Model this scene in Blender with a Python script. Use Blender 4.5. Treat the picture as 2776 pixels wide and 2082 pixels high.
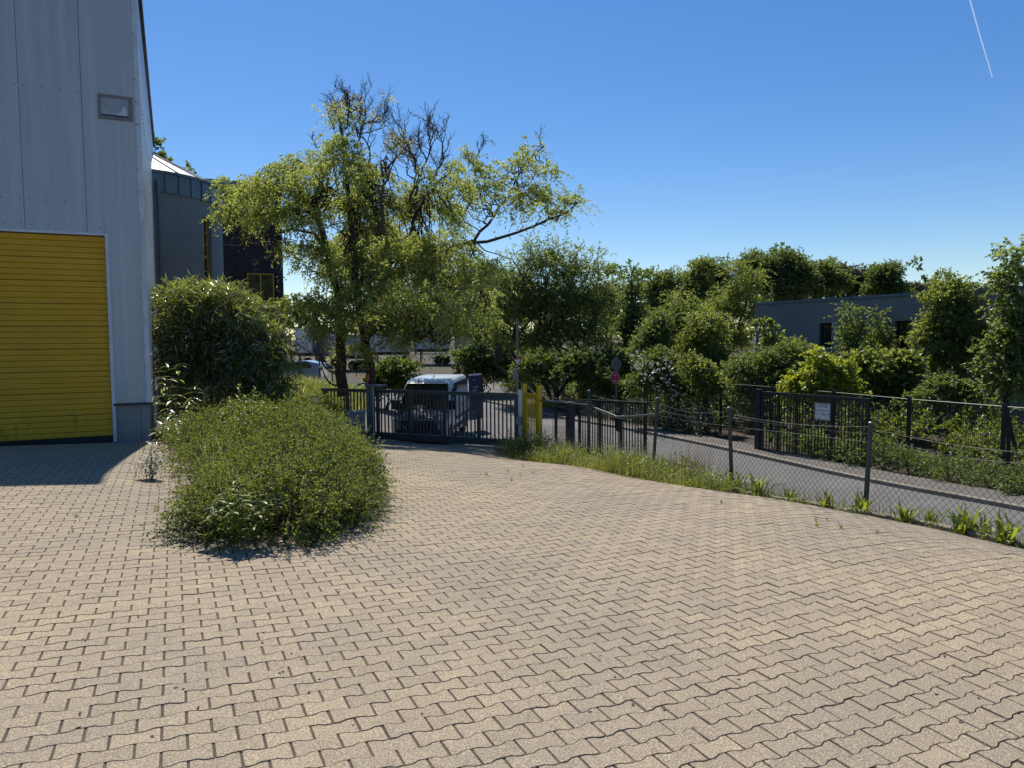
import bpy, math, random
import numpy as np
from mathutils import Vector, Matrix

for o in list(bpy.data.objects):
    bpy.data.objects.remove(o)
scn = bpy.context.scene
COL = scn.collection
rng = np.random.default_rng(11)
random.seed(5)

# ------------------------------------------------------------------ camera, sky, sun, exposure
F = 1940.0; CX = 1388.0; CY = 1041.0                 # focal length and centre in photo pixels (2776 x 2082)
PITCH = math.atan(126 / F); ROLL = math.radians(.35)
CAM = np.array([0, 0, 1.7])
_f = np.array([0, math.cos(PITCH), -math.sin(PITCH)])
_u = np.array([0, math.sin(PITCH), math.cos(PITCH)])
_r = np.array([1.0, 0, 0])
RT = _r * math.cos(ROLL) - _u * math.sin(ROLL)
UP = _u * math.cos(ROLL) + _r * math.sin(ROLL)
cam = bpy.data.cameras.new('camera'); cam_o = bpy.data.objects.new('camera', cam); COL.objects.link(cam_o)
cam.sensor_fit = 'HORIZONTAL'; cam.sensor_width = 36; cam.lens = 36 * F / 2776
cam.clip_start = .05; cam.clip_end = 30000
cam_o.matrix_world = Matrix([[RT[i], UP[i], -_f[i], CAM[i]] for i in range(3)] + [[0, 0, 0, 1]])
scn.camera = cam_o

SUN_AZ = math.radians(-20.0); SUN_EL = math.radians(59.0)
world = bpy.data.worlds.new('World'); scn.world = world; world.use_nodes = True
wn = world.node_tree.nodes; wl = world.node_tree.links
wn.clear()
sky_n = wn.new('ShaderNodeTexSky'); sky_n.sky_type = 'NISHITA'; sky_n.sun_disc = False
sky_n.sun_elevation = SUN_EL; sky_n.sun_rotation = SUN_AZ
sky_n.altitude = 100; sky_n.air_density = 1.0; sky_n.dust_density = .25; sky_n.ozone_density = 3.0
bg = wn.new('ShaderNodeBackground'); bg.inputs['Strength'].default_value = .108
wo = wn.new('ShaderNodeOutputWorld')
hsv = wn.new('ShaderNodeHueSaturation'); hsv.inputs['Saturation'].default_value = 1.3; hsv.inputs['Hue'].default_value = .506
wl.new(sky_n.outputs[0], hsv.inputs['Color']); wl.new(hsv.outputs[0], bg.inputs[0]); wl.new(bg.outputs[0], wo.inputs[0])
sun = bpy.data.lights.new('sun', 'SUN'); sun.energy = 5.0; sun.angle = math.radians(.53); sun.color = (1, .93, .82)
sun_o = bpy.data.objects.new('sun', sun); COL.objects.link(sun_o)
sd = Vector((math.cos(SUN_EL) * math.sin(SUN_AZ), math.cos(SUN_EL) * math.cos(SUN_AZ), math.sin(SUN_EL)))
sun_o.rotation_euler = (-sd).to_track_quat('-Z', 'Y').to_euler()
sun_o.location = sd * 60
scn.view_settings.view_transform = 'Standard'; scn.view_settings.look = 'None'
scn.view_settings.exposure = .2; scn.view_settings.gamma = 1.0; scn.view_settings.use_curve_mapping = False
scn.render.engine = 'CYCLES'
scn.cycles.max_bounces = 8; scn.cycles.transparent_max_bounces = 8; scn.cycles.diffuse_bounces = 3

TH = math.radians(25.3)                                # the yard's stone courses and both buildings share this bearing
U = np.array([math.cos(TH), math.sin(TH), 0.0]); W = np.array([-math.sin(TH), math.cos(TH), 0.0])
Z3 = np.array([0, 0, 1.0])

def ray(px, py):
    d = _f + RT * (px - CX) / F + UP * (CY - py) / F
    return d / d[1]
def at(px, py, Y): return CAM + ray(px, py) * Y
def proj(p):
    d = np.asarray(p) - CAM; z = d @ _f
    return CX + F * (d @ RT) / z, CY - F * (d @ UP) / z, z
def on_plane(px, py, p, n):
    d = ray(px, py); return CAM + d * (((np.asarray(p) - CAM) @ n) / (d @ n))
def uw(u, w): return np.array([u * U[0] + w * W[0], u * U[1] + w * W[1]])

# ------------------------------------------------------------------ terrain
def _pl(u, w): return -.05 * u - .016 * w
anch = []
for u, w in [(-12, 0), (-6, 0), (0, 0), (4, 0), (-6, 8), (0, 3), (2, 3), (-12, 12), (-5, 15), (0, 8), (-3, 4), (0, -3), (-12, -4), (3, 6)]:
    p = uw(u, w); anch.append((p[0], p[1], _pl(u, w)))
EDGE_U = 7.95                                          # the yard's edging stones run along this line
for px, py in [(2776, 1492), (2566, 1444), (2249, 1386), (1972, 1338), (1788, 1307), (1600, 1277), (1450, 1246)]:
    p = on_plane(px, py, U * EDGE_U, U); anch.append(tuple(p))
anch += [(-7.09, 14, -.30), (-11, 12.2, -.17), (*uw(8, 2.5), -.47), (*uw(8.1, -1.5), -.44), (3.2, 9.2, -.40), (.5, 11, -.5), (1.2, 14, -.85),
         (.18, 18.53, -1.25), (-3.96, 20.3, -1.27), (-5.6, 21.0, -1.2),
         (-7.5, 18, -.55), (-5.5, 18.5, -.9), (-8.3, 25, -.55), (-9, 28, -.28), (-11.5, 30, -.2), (-12, 24, -.3), (-2.2, 23.7, -1.82), (-1.9, 27, -1.88), (-2, 31, -1.9),
         (-2, 56, -1.9), (-15, 55, -1.65), (-30, 60, -1.4), (-20, 85, -.7), (0, 90, -.8), (-50, 90, -.5), (30, 60, -1.8), (60, 30, -1.5), (60, 90, -1),
         (-50, 30, -.3), (-40, 0, 0), (0, -25, .2), (30, -20, -1.0)]
for w in (-6, 0, 8, 16, 24, 32, 40):
    for u, z in ((13, -1.9), (17, -1.9), (21, -1.88)):
        p = uw(u, w); anch.append((p[0], p[1], z))
for w in (-6, 0, 6, 11): p = uw(11.3, w); anch.append((p[0], p[1], -1.85))
for w in (0, 10, 20): p = uw(26, w); anch.append((p[0], p[1], -1.85))
A = np.array(anch, float)
def _tps(d2): return np.where(d2 > 1e-9, .5 * d2 * np.log(d2 + 1e-12), 0)
_n = len(A)
_K = _tps(((A[:, None, :2] - A[None, :, :2]) ** 2).sum(-1)) + np.eye(_n) * .02
_M = np.zeros((_n + 3, _n + 3)); _M[:_n, :_n] = _K; _M[:_n, _n] = 1; _M[:_n, _n + 1:] = A[:, :2]; _M[_n:, :_n] = _M[:_n, _n:].T
_sol = np.linalg.solve(_M, np.concatenate([A[:, 2], np.zeros(3)]))
def G(x, y):
    x = np.atleast_1d(np.asarray(x, float)); y = np.atleast_1d(np.asarray(y, float))
    out = np.empty(x.shape); xf = x.ravel(); yf = y.ravel(); o = out.ravel()
    for s in range(0, len(xf), 20000):
        a = xf[s:s + 20000]; b = yf[s:s + 20000]
        d2 = (a[:, None] - A[None, :, 0]) ** 2 + (b[:, None] - A[None, :, 1]) ** 2
        o[s:s + 20000] = _tps(d2) @ _sol[:_n] + _sol[_n] + _sol[_n + 1] * a + _sol[_n + 2] * b
    r = np.hypot(xf, yf - 35); k = np.clip((r - 62) / 30, 0, 1); k = k * k * (3 - 2 * k)
    o[:] = o * (1 - k) + (-.9) * k
    return o.reshape(x.shape)
def g1(x, y): return float(G(x, y)[0])
def ground_at(px, py, near=2.0, far=90.0):
    d = ray(px, py); t = np.linspace(near, far, 3000)
    p = CAM + d * t[:, None]
    b = np.where(p[:, 2] < G(p[:, 0], p[:, 1]))[0]
    return p[b[0]] if len(b) else p[-1]
def ground_Y(px, Y, py=1040):
    p = at(px, 915, Y); return np.array([p[0], p[1], g1(p[0], p[1])])

# ------------------------------------------------------------------ object helpers
def link(o, parent=None):
    COL.objects.link(o)
    if parent is not None: o.parent = parent
    return o
def tag(o, label=None, cat=None, group=None, kind=None):
    if label: o['label'] = label
    if cat: o['category'] = cat
    if group: o['group'] = group
    if kind: o['kind'] = kind
    return o
def empty(name, loc, label, cat, group=None, rz=0.0):
    o = bpy.data.objects.new(name, None); o.empty_display_size = .2
    o.location = [float(v) for v in loc]; o.rotation_euler = (0, 0, rz); link(o)
    return tag(o, label, cat, group)

def np_mesh(name, V, polys, mat, parent=None, tone=None, origin=None, smooth=False):
    """V (n,3); polys: list of int arrays (m,k); tone: per-face floats in the same order. origin: subtracted so the object sits there"""
    V = np.asarray(V, np.float64)
    if origin is not None: V = V - np.asarray(origin)
    me = bpy.data.meshes.new(name)
    nl = sum(p.size for p in polys); nf = sum(len(p) for p in polys)
    me.vertices.add(len(V)); me.vertices.foreach_set('co', V.astype(np.float32).ravel())
    me.loops.add(nl); me.loops.foreach_set('vertex_index', np.concatenate([p.ravel() for p in polys]).astype(np.int32))
    me.polygons.add(nf)
    cnt = np.concatenate([np.full(len(p), p.shape[1]) for p in polys])
    st = np.concatenate([[0], np.cumsum(cnt)[:-1]])
    me.polygons.foreach_set('loop_start', st.astype(np.int32))
    try: me.polygons.foreach_set('loop_total', cnt.astype(np.int32))
    except Exception: pass
    me.polygons.foreach_set('use_smooth', np.full(nf, bool(smooth)))
    if tone is not None:
        a = me.attributes.new('tone', 'FLOAT', 'FACE'); a.data.foreach_set('value', np.asarray(tone, np.float32))
    me.update(calc_edges=True)
    if mat: me.materials.append(mat)
    o = bpy.data.objects.new(name, me); link(o, parent)
    return o

class MB:
    """collects simple solids, then links them as ONE mesh object"""
    def __init__(s): s.v = []; s.f = []
    def add(s, vs, fs):
        n = len(s.v); s.v += [tuple(float(c) for c in p) for p in vs]; s.f += [tuple(i + n for i in f) for f in fs]; return s
    def obox(s, c, ax, ay, az):
        c, ax, ay, az = (np.asarray(q, float) for q in (c, ax, ay, az))
        vs = [c + i * ax + j * ay + k * az for k in (-1, 1) for j in (-1, 1) for i in (-1, 1)]
        return s.add(vs, [(0, 2, 3, 1), (4, 5, 7, 6), (0, 1, 5, 4), (2, 6, 7, 3), (0, 4, 6, 2), (1, 3, 7, 5)])
    def box(s, a, b):
        a = np.asarray(a, float); b = np.asarray(b, float); h = (b - a) / 2
        return s.obox((a + b) / 2, (h[0], 0, 0), (0, h[1], 0), (0, 0, h[2]))
    def tube(s, pts, r, n=6, cap=True):
        pts = np.asarray(pts, float); m = len(pts); r = np.broadcast_to(np.asarray(r, float), (m,))
        vs = []
        for i in range(m):
            t = pts[min(i + 1, m - 1)] - pts[max(i - 1, 0)]; t = t / (np.linalg.norm(t) + 1e-9)
            a = np.cross(t, (0, 0, 1.0)) if abs(t[2]) < .9 else np.cross(t, (1.0, 0, 0)); a /= np.linalg.norm(a); b = np.cross(t, a)
            for k in range(n):
                q = 2 * math.pi * k / n; vs.append(pts[i] + r[i] * (math.cos(q) * a + math.sin(q) * b))
        fs = [(i * n + k, i * n + (k + 1) % n, (i + 1) * n + (k + 1) % n, (i + 1) * n + k) for i in range(m - 1) for k in range(n)]
        if cap: fs += [tuple(range(n))[::-1], tuple((m - 1) * n + k for k in range(n))]
        return s.add(vs, fs)
    def prism(s, poly, d):
        """poly: 3D outline (planar), d: extrusion vector"""
        p = [np.asarray(q, float) for q in poly]; n = len(p); d = np.asarray(d, float)
        return s.add(p + [q + d for q in p], [tuple(range(n))[::-1], tuple(range(n, 2 * n))] + [(i, (i + 1) % n, n + (i + 1) % n, n + i) for i in range(n)])
    def loft(s, rings, closed=True, caps=True):
        n = len(rings[0]); vs = [p for r in rings for p in r]; m = len(rings)
        fs = [(i * n + k, i * n + (k + 1) % n, (i + 1) * n + (k + 1) % n, (i + 1) * n + k) for i in range(m - 1) for k in range(n if closed else n - 1)]
        if caps: fs += [tuple(range(n))[::-1], tuple((m - 1) * n + k for k in range(n))]
        return s.add(vs, fs)
    def mesh(s, name, mat=None, smooth=False):
        me = bpy.data.meshes.new(name); me.from_pydata(s.v, [], s.f)
        if smooth: me.polygons.foreach_set('use_smooth', [True] * len(me.polygons))
        if mat: me.materials.append(mat)
        return me
    def build(s, name, mat, parent=None, origin=None, smooth=False):
        if origin is not None: s.v = [(p[0] - origin[0], p[1] - origin[1], p[2] - origin[2]) for p in s.v]
        return link(bpy.data.objects.new(name, s.mesh(name, mat, smooth)), parent)
def fix_normals(o):
    import bmesh
    bm = bmesh.new(); bm.from_mesh(o.data); bmesh.ops.recalc_face_normals(bm, faces=bm.faces); bm.to_mesh(o.data); bm.free(); return o
def inst(name, me, parent=None, mtx=None):
    o = bpy.data.objects.new(name, me); link(o, parent)
    if mtx is not None: o.matrix_local = mtx
    return o

# ------------------------------------------------------------------ materials
def nodes(name):
    m = bpy.data.materials.new(name); m.use_nodes = True; nt = m.node_tree; nt.nodes.clear()
    out = nt.nodes.new('ShaderNodeOutputMaterial'); return m, nt, out
def N(nt, t, **kw):
    n = nt.nodes.new(t)
    for k, v in kw.items(): setattr(n, k, v)
    return n
def ramp(nt, fac, stops):
    r = N(nt, 'ShaderNodeValToRGB'); e = r.color_ramp.elements
    while len(e) < len(stops): e.new(.5)
    for i, (p, c) in enumerate(stops): e[i].position = p; e[i].color = (*c, 1)
    nt.links.new(fac, r.inputs[0]); return r.outputs[0]
def pos(nt, scale=(1, 1, 1), obj=False):
    if obj:
        t = N(nt, 'ShaderNodeTexCoord').outputs['Object']
    else: t = N(nt, 'ShaderNodeNewGeometry').outputs['Position']
    mp = N(nt, 'ShaderNodeMapping'); mp.inputs['Scale'].default_value = scale; nt.links.new(t, mp.inputs[0]); return mp.outputs[0]
def noise(nt, vec, scale, detail=4, rough=.55):
    n = N(nt, 'ShaderNodeTexNoise'); n.inputs['Scale'].default_value = scale; n.inputs['Detail'].default_value = detail; n.inputs['Roughness'].default_value = rough
    nt.links.new(vec, n.inputs['Vector']); return n.outputs['Fac']
def mixc(nt, fac, a, b, mode='MIX'):
    m = N(nt, 'ShaderNodeMix', data_type='RGBA', blend_type=mode)
    for s, v in ((m.inputs[0], fac), (m.inputs[6], a), (m.inputs[7], b)):
        if isinstance(v, (int, float)): s.default_value = v
        elif isinstance(v, tuple): s.default_value = (*v, 1)
        else: nt.links.new(v, s)
    return m.outputs[2]
def bump(nt, h, strength=.3, dist=.01):
    b = N(nt, 'ShaderNodeBump'); b.inputs['Strength'].default_value = strength; b.inputs['Distance'].default_value = dist
    nt.links.new(h, b.inputs['Height']); return b.outputs[0]
def princ(nt, out, col, rough=.6, metal=0.0, normal=None, spec=.5, coat=0.0):
    p = N(nt, 'ShaderNodeBsdfPrincipled')
    for key, v in (('Base Color', col), ('Roughness', rough), ('Metallic', metal), ('Specular IOR Level', spec), ('Coat Weight', coat)):
        if isinstance(v, tuple): p.inputs[key].default_value = (*v, 1)
        elif isinstance(v, (int, float)): p.inputs[key].default_value = v
        else: nt.links.new(v, p.inputs[key])
    if normal is not None: nt.links.new(normal, p.inputs['Normal'])
    nt.links.new(p.outputs[0], out.inputs[0]); return p
def paint(name, c, rough=.5, metal=0.0, var=.25, scale=6, dirt=None, spec=.5, bmp=0.0, obj=False, coat=0.0):
    """painted / plain surface with uneven tone and a little wear"""
    m, nt, out = nodes(name); v = pos(nt, obj=obj)
    n = noise(nt, v, scale, 6, .6)
    lo = tuple(x * (1 - var) for x in c); hi = tuple(min(1, x * (1 + var * .6)) for x in c)
    col = ramp(nt, n, [(.3, lo), (.7, hi)])
    if dirt:
        n2 = noise(nt, v, scale * .37, 8, .7); k = ramp(nt, n2, [(.52, (0, 0, 0)), (.72, (1, 1, 1))]); col = mixc(nt, k, col, dirt)
    nm = bump(nt, noise(nt, v, scale * 12, 4), bmp, .004) if bmp else None
    princ(nt, out, col, rough, metal, nm, spec, coat); return m

def door_mat():
    m, nt, out = nodes('yellow_door'); v = pos(nt); tc = N(nt, 'ShaderNodeTexCoord').outputs['Object']
    col = ramp(nt, noise(nt, v, 1.8, 6, .6), [(.3, (.62, .32, .007)), (.7, (.70, .37, .010))])
    st = N(nt, 'ShaderNodeMapping'); st.inputs['Scale'].default_value = (7, 7, 1.6); nt.links.new(v, st.inputs[0])
    n2 = noise(nt, st.outputs[0], 1.3, 8, .75)
    sep = N(nt, 'ShaderNodeSeparateXYZ'); nt.links.new(v, sep.inputs[0])
    band = ramp(nt, N_map(nt, sep.outputs['Z'], -.35, 1.0), [(.12, (.25, .25, .25)), (.3, (1, 1, 1)), (.48, (1, 1, 1)), (.62, (0, 0, 0))])
    mk = mixc(nt, 1.0, ramp(nt, n2, [(.56, (0, 0, 0)), (.66, (.85, .85, .85))]), band, 'MULTIPLY')
    col = mixc(nt, mk, col, (.06, .045, .02))
    d2 = ramp(nt, noise(nt, v, .8, 6, .7), [(.5, (0, 0, 0)), (.75, (.35, .35, .35))]); col = mixc(nt, d2, col, (.5, .24, .01))
    princ(nt, out, col, .45, 0, None, .4); return m
def N_map(nt, val, a, b):
    k = N(nt, 'ShaderNodeMapRange'); k.inputs['From Min'].default_value = a; k.inputs['From Max'].default_value = b; nt.links.new(val, k.inputs['Value']); return k.outputs[0]

def leafmat(name, dark, light, trans, tw=.45, gloss=.06, rough=.42):
    m, nt, out = nodes(name)
    a = N(nt, 'ShaderNodeAttribute', attribute_name='tone')
    col = ramp(nt, a.outputs['Fac'], [(0, dark), (1, light)])
    tcol = ramp(nt, a.outputs['Fac'], [(0, tuple(x * .6 for x in trans)), (1, trans)])
    d = N(nt, 'ShaderNodeBsdfDiffuse'); nt.links.new(col, d.inputs[0])
    t = N(nt, 'ShaderNodeBsdfTranslucent'); nt.links.new(tcol, t.inputs[0])
    mx = N(nt, 'ShaderNodeMixShader'); mx.inputs[0].default_value = tw; nt.links.new(d.outputs[0], mx.inputs[1]); nt.links.new(t.outputs[0], mx.inputs[2])
    gl = N(nt, 'ShaderNodeBsdfGlossy'); gl.inputs['Roughness'].default_value = rough; gl.inputs[0].default_value = (.9, .95, .9, 1)
    m2 = N(nt, 'ShaderNodeMixShader'); m2.inputs[0].default_value = gloss
    nt.links.new(mx.outputs[0], m2.inputs[1]); nt.links.new(gl.outputs[0], m2.inputs[2]); nt.links.new(m2.outputs[0], out.inputs[0]); return m

M = {}
L_ = leafmat
M['willow'] = L_('willow_leaf', (.10, .135, .03), (.25, .28, .07), (.62, .70, .14), .6)
M['dead_leaf'] = L_('dry_leaf', (.26, .25, .08), (.45, .42, .16), (.8, .75, .25), .6)
M['robinia'] = L_('robinia_leaf', (.04, .072, .015), (.135, .175, .04), (.42, .50, .09), .54, .05)
M['dark_green'] = L_('dark_leaf', (.034, .058, .018), (.105, .145, .038), (.32, .42, .07), .5, .04)
M['mid_green'] = L_('mid_leaf', (.025, .052, .014), (.11, .15, .034), (.36, .46, .08), .52, .05)
M['birch'] = L_('birch_leaf', (.035, .065, .014), (.14, .175, .035), (.48, .56, .08), .55, .05)
M['yellow_green'] = L_('yellow_leaf', (.09, .14, .012), (.25, .29, .025), (.64, .70, .05), .58)
M['grey_green'] = L_('grey_leaf', (.04, .05, .035), (.11, .115, .075), (.12, .13, .06), .35)
M['brown_green'] = L_('brown_green_leaf', (.05, .055, .025), (.12, .115, .055), (.14, .14, .05), .35)
M['bamboo'] = L_('bamboo_leaf', (.03, .055, .014), (.15, .18, .04), (.42, .48, .07), .48, .13, .35)
M['shrub'] = L_('shrub_leaf', (.04, .06, .018), (.14, .165, .042), (.34, .41, .06), .48, .02)
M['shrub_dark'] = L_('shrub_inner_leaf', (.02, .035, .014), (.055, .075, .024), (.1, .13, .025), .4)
M['weed'] = L_('weed_leaf', (.05, .09, .015), (.14, .19, .03), (.42, .5, .04), .5, .05)
M['grass'] = L_('grass_blade', (.06, .09, .02), (.19, .22, .05), (.42, .45, .07), .5, .05)
M['dry'] = L_('dry_grass_blade', (.13, .09, .05), (.26, .19, .11), (.25, .18, .09), .4, .02)
M['silver'] = L_('silver_leaf', (.16, .19, .15), (.3, .33, .28), (.2, .25, .15), .3)
M['flower'] = L_('flower', (.35, .2, .35), (.6, .35, .55), (.5, .3, .5), .4)
M['blossom'] = L_('blossom', (.5, .5, .4), (.75, .74, .62), (.5, .5, .4), .4)
M['bark'] = paint('bark', (.055, .045, .036), .9, var=.5, scale=9, bmp=.6)
M['birch_bark'] = paint('grey_bark', (.13, .12, .1), .85, var=.5, scale=8)
M['dead_bark'] = paint('dead_bark', (.10, .085, .07), .9, var=.4, scale=9)

def paver_mat():
    m, nt, out = nodes('paver_stone'); v = pos(nt)
    a = N(nt, 'ShaderNodeAttribute', attribute_name='tone')
    base = ramp(nt, a.outputs['Fac'], [(0, (.275, .222, .150)), (.5, (.315, .252, .168)), (1, (.365, .292, .188))])
    big = noise(nt, v, .32, 5, .6)
    base = mixc(nt, ramp(nt, big, [(.38, (0, 0, 0)), (.62, (.75, .75, .75))]), base, (.222, .192, .148))
    mid = noise(nt, v, 3.1, 5, .65)
    base = mixc(nt, ramp(nt, mid, [(.5, (0, 0, 0)), (.8, (.4, .4, .4))]), base, (.17, .16, .145))
    sp = noise(nt, v, 120, 3, .7)
    base = mixc(nt, .85, base, ramp(nt, sp, [(.36, (.36, .35, .34)), (.47, (.92, .92, .92)), (.56, (1.05, 1.05, 1.05)), (.66, (2.1, 2.05, 1.9))]), 'MULTIPLY')
    vo = N(nt, 'ShaderNodeTexVoronoi'); vo.inputs['Scale'].default_value = 130; nt.links.new(v, vo.inputs['Vector'])
    k = ramp(nt, vo.outputs['Distance'], [(.16, (.75, .75, .75)), (.26, (0, 0, 0))])
    base = mixc(nt, k, base, (.5, .46, .38))
    stain = noise(nt, v, 1.3, 7, .75)
    base = mixc(nt, ramp(nt, stain, [(.66, (0, 0, 0)), (.74, (.45, .45, .45))]), base, (.11, .1, .09))
    nm = bump(nt, sp, .35, .003)
    princ(nt, out, base, .82, 0, nm, .35); return m
M['paver'] = paver_mat()
def two_tone(name, c1, c2, c3, s1, s2, rough=.9, fine=160, bs=.4):
    m, nt, out = nodes(name); v = pos(nt)
    col = mixc(nt, ramp(nt, noise(nt, v, s1, 6, .65), [(.35, (0, 0, 0)), (.65, (1, 1, 1))]), c1, c2)
    col = mixc(nt, ramp(nt, noise(nt, v, s2, 6, .7), [(.5, (0, 0, 0)), (.75, (.8, .8, .8))]), col, c3)
    f = noise(nt, v, fine, 3, .6)
    col = mixc(nt, .6, col, ramp(nt, f, [(.3, (.6, .6, .6)), (.5, (1, 1, 1)), (.72, (1.35, 1.33, 1.3))]), 'MULTIPLY')
    princ(nt, out, col, rough, 0, bump(nt, f, bs, .004), .3); return m
M['sand_joint'] = two_tone('joint_sand', (.105, .084, .062), (.065, .055, .043), (.06, .066, .032), 5, 1.2)
M['soil'] = two_tone('soil', (.085, .068, .05), (.06, .05, .038), (.06, .075, .03), 1.5, .4, fine=60)
M['asphalt'] = two_tone('asphalt', (.145, .142, .138), (.12, .118, .115), (.19, .18, .165), .8, .35, .85, 120)
M['sidewalk'] = two_tone('walkway_asphalt', (.14, .128, .115), (.115, .106, .097), (.18, .165, .15), 1.1, .5, .9, 90)
M['gravel'] = two_tone('gravel_lot', (.36, .31, .26), (.3, .26, .22), (.24, .21, .18), .25, .08, .95, 12, .2)
M['kerb'] = two_tone('kerb_concrete', (.3, .275, .22), (.22, .2, .16), (.13, .12, .075), 3, 1, .9, 90)
M['plinth'] = two_tone('plinth_concrete', (.3, .3, .29), (.25, .25, .245), (.16, .16, .14), 1.6, .7, .85, 60, .2)
def panel_mat(name, c, amp=.06, freq=26, axis=None):
    m, nt, out = nodes(name)
    tc = N(nt, 'ShaderNodeTexCoord').outputs['Object']
    wv = N(nt, 'ShaderNodeTexWave', wave_type='BANDS', bands_direction='X', wave_profile='SIN'); wv.inputs['Scale'].default_value = freq / 2 / math.pi * 1.0
    mp = N(nt, 'ShaderNodeMapping'); nt.links.new(tc, mp.inputs[0]); nt.links.new(mp.outputs[0], wv.inputs['Vector'])
    if axis == 'Y': mp.inputs['Rotation'].default_value = (0, 0, math.radians(90))
    st = N(nt, 'ShaderNodeMapping'); st.inputs['Scale'].default_value = (5, 5, .16); nt.links.new(tc, st.inputs[0])
    n = noise(nt, st.outputs[0], 1.4, 7, .65)
    col = ramp(nt, n, [(.3, tuple(x * .84 for x in c)), (.68, tuple(x * 1.06 for x in c))])
    g = noise(nt, tc, .9, 6, .7); col = mixc(nt, ramp(nt, g, [(.55, (0, 0, 0)), (.8, (.35, .35, .35))]), col, tuple(x * .62 for x in c))
    col = mixc(nt, amp * 2, col, ramp(nt, wv.outputs['Fac'], [(.3, (.55, .55, .55)), (.7, (1.1, 1.1, 1.1))]), 'MULTIPLY')
    princ(nt, out, col, .42, .15, bump(nt, wv.outputs['Fac'], .25, .004), .5); return m
M['panel'] = panel_mat('grey_panel', (.47, .48, .49), .035, 95)
M['panel_side'] = panel_mat('grey_side_panel', (.52, .52, .52), .1, 60, 'Y')
M['trim'] = paint('corner_trim', (.6, .62, .66), .45, .1, .12, 3, dirt=(.4, .41, .42))
M['dark_trim'] = paint('dark_trim', (.03, .032, .04), .5, 0, .2, 4)
M['door_yellow'] = door_mat()
M['rubber'] = paint('black_rubber', (.015, .015, .015), .7)
M['screw'] = paint('screw_steel', (.12, .12, .13), .4, .6)
M['pane_frost'] = paint('frosted_pane', (.36, .4, .42), .35, 0, .2, 5, dirt=(.27, .3, .31))
M['pane_white'] = paint('broken_pane_patch', (.55, .6, .64), .4, 0, .1, 9)
M['rust_frame'] = paint('rusty_grey_frame', (.22, .205, .2), .7, 0, .3, 8, dirt=(.13, .085, .06))
M['render_grey'] = two_tone('grey_render', (.27, .28, .28), (.23, .24, .24), (.19, .2, .2), .5, 1.1, .9, 40, .15)
M['render_beige'] = two_tone('beige_render', (.3, .29, .26), (.27, .26, .23), (.22, .21, .18), .5, 1.1, .9, 40, .15)
M['render_blue'] = two_tone('bluegrey_render', (.225, .222, .21), (.2, .198, .19), (.175, .172, .165), .4, .9, .9, 40, .12)
M['zinc'] = paint('zinc', (.15, .18, .21), .45, .35, .2, 1.5)
M['zinc_roof'] = paint('zinc_roof', (.42, .43, .43), .4, .3, .12, 1.5)
M['wood_black'] = paint('blackened_board', (.022, .02, .024), .75, 0, .45, 4, bmp=.4)
M['frame_yellow'] = paint('yellow_window_frame', (.5, .27, .02), .5, 0, .15, 4)
M['frame_dark'] = paint('dark_window_frame', (.018, .012, .014), .5)
def glass():
    m, nt, out = nodes('window_glass'); v = pos(nt)
    nm = bump(nt, noise(nt, v, 1.1, 2), .06, .05)
    p = princ(nt, out, (.02, .025, .025), .04, 0, nm, .9); return m
M['glass'] = glass()
M['gate_green'] = paint('weathered_gate_paint', (.075, .078, .066), .5, .1, .25, 5)
M['gate_dark'] = paint('anthracite_gate_paint', (.016, .021, .026), .5, .1, .25, 5)
M['post_green'] = paint('green_post_paint', (.022, .045, .042), .42, 0, .25, 7)
M['rail_galv'] = paint('worn_rail', (.09, .12, .11), .35, .3, .25, 9)
M['wire_green'] = paint('wire_coat', (.022, .035, .03), .45)
M['wire_galv'] = paint('galvanised_wire', (.13, .135, .13), .6, .3)
M['steel_grey'] = paint('grey_steel', (.2, .21, .215), .5, .2, .15, 5)
M['cabinet'] = paint('cabinet_paint', (.2, .215, .22), .55, 0, .12, 6)
M['gate_yellow'] = paint('yellow_gate_paint', (.62, .40, .012), .45, 0, .15, 6)
M['beacon'] = paint('orange_lens', (.7, .09, .01), .25)
M['white_sign'] = paint('white_sheet', (.62, .64, .68), .5, 0, .06, 8)
M['sign_frame'] = paint('aluminium_edge', (.4, .42, .44), .4, .5)
M['ink'] = paint('black_print', (.02, .02, .02), .6)
M['ink_faded'] = paint('faded_print', (.42, .44, .48), .6)
M['red'] = paint('sign_red', (.42, .012, .03), .5, 0, .1)
M['blue'] = paint('sign_blue', (.015, .03, .16), .5, 0, .1)
M['sign_back'] = paint('sign_back_grey', (.13, .16, .18), .5, .2, .1)
M['van_white'] = paint('van_white', (.46, .51, .55), .35, 0, .08, 3, coat=.3)
M['van_navy'] = paint('van_navy', (.012, .025, .075), .4, 0, .1, 3, coat=.1)
M['van_black'] = paint('van_plastic', (.012, .012, .014), .6)
M['van_stripe'] = paint('van_yellow', (.45, .33, .02), .5)
M['chrome'] = paint('chrome', (.5, .52, .55), .15, .9, .05)
M['tyre'] = paint('tyre', (.014, .014, .014), .85)
M['rim'] = paint('wheel_rim', (.2, .2, .21), .4, .6)
M['lens'] = paint('headlight_lens', (.45, .5, .55), .1, .5)
M['car_blue'] = paint('car_paint', (.28, .38, .5), .25, .3, .05, 3, coat=.5)
M['trailer_white'] = paint('trailer_white', (.6, .61, .62), .5, 0, .12, 1.5, dirt=(.45, .45, .44))
M['trailer_navy'] = paint('trailer_navy', (.02, .03, .06), .5, 0, .15, 2)
M['trailer_grey'] = paint('trailer_grey', (.3, .3, .28), .5, 0, .15, 2)
M['wood'] = paint('old_wood', (.24, .16, .06), .8, 0, .3, 10)
M['culm'] = paint('bamboo_culm', (.12, .11, .045), .5, 0, .3, 12)
M['stem'] = paint('plant_stem', (.10, .085, .045), .8, 0, .3, 12)
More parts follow.
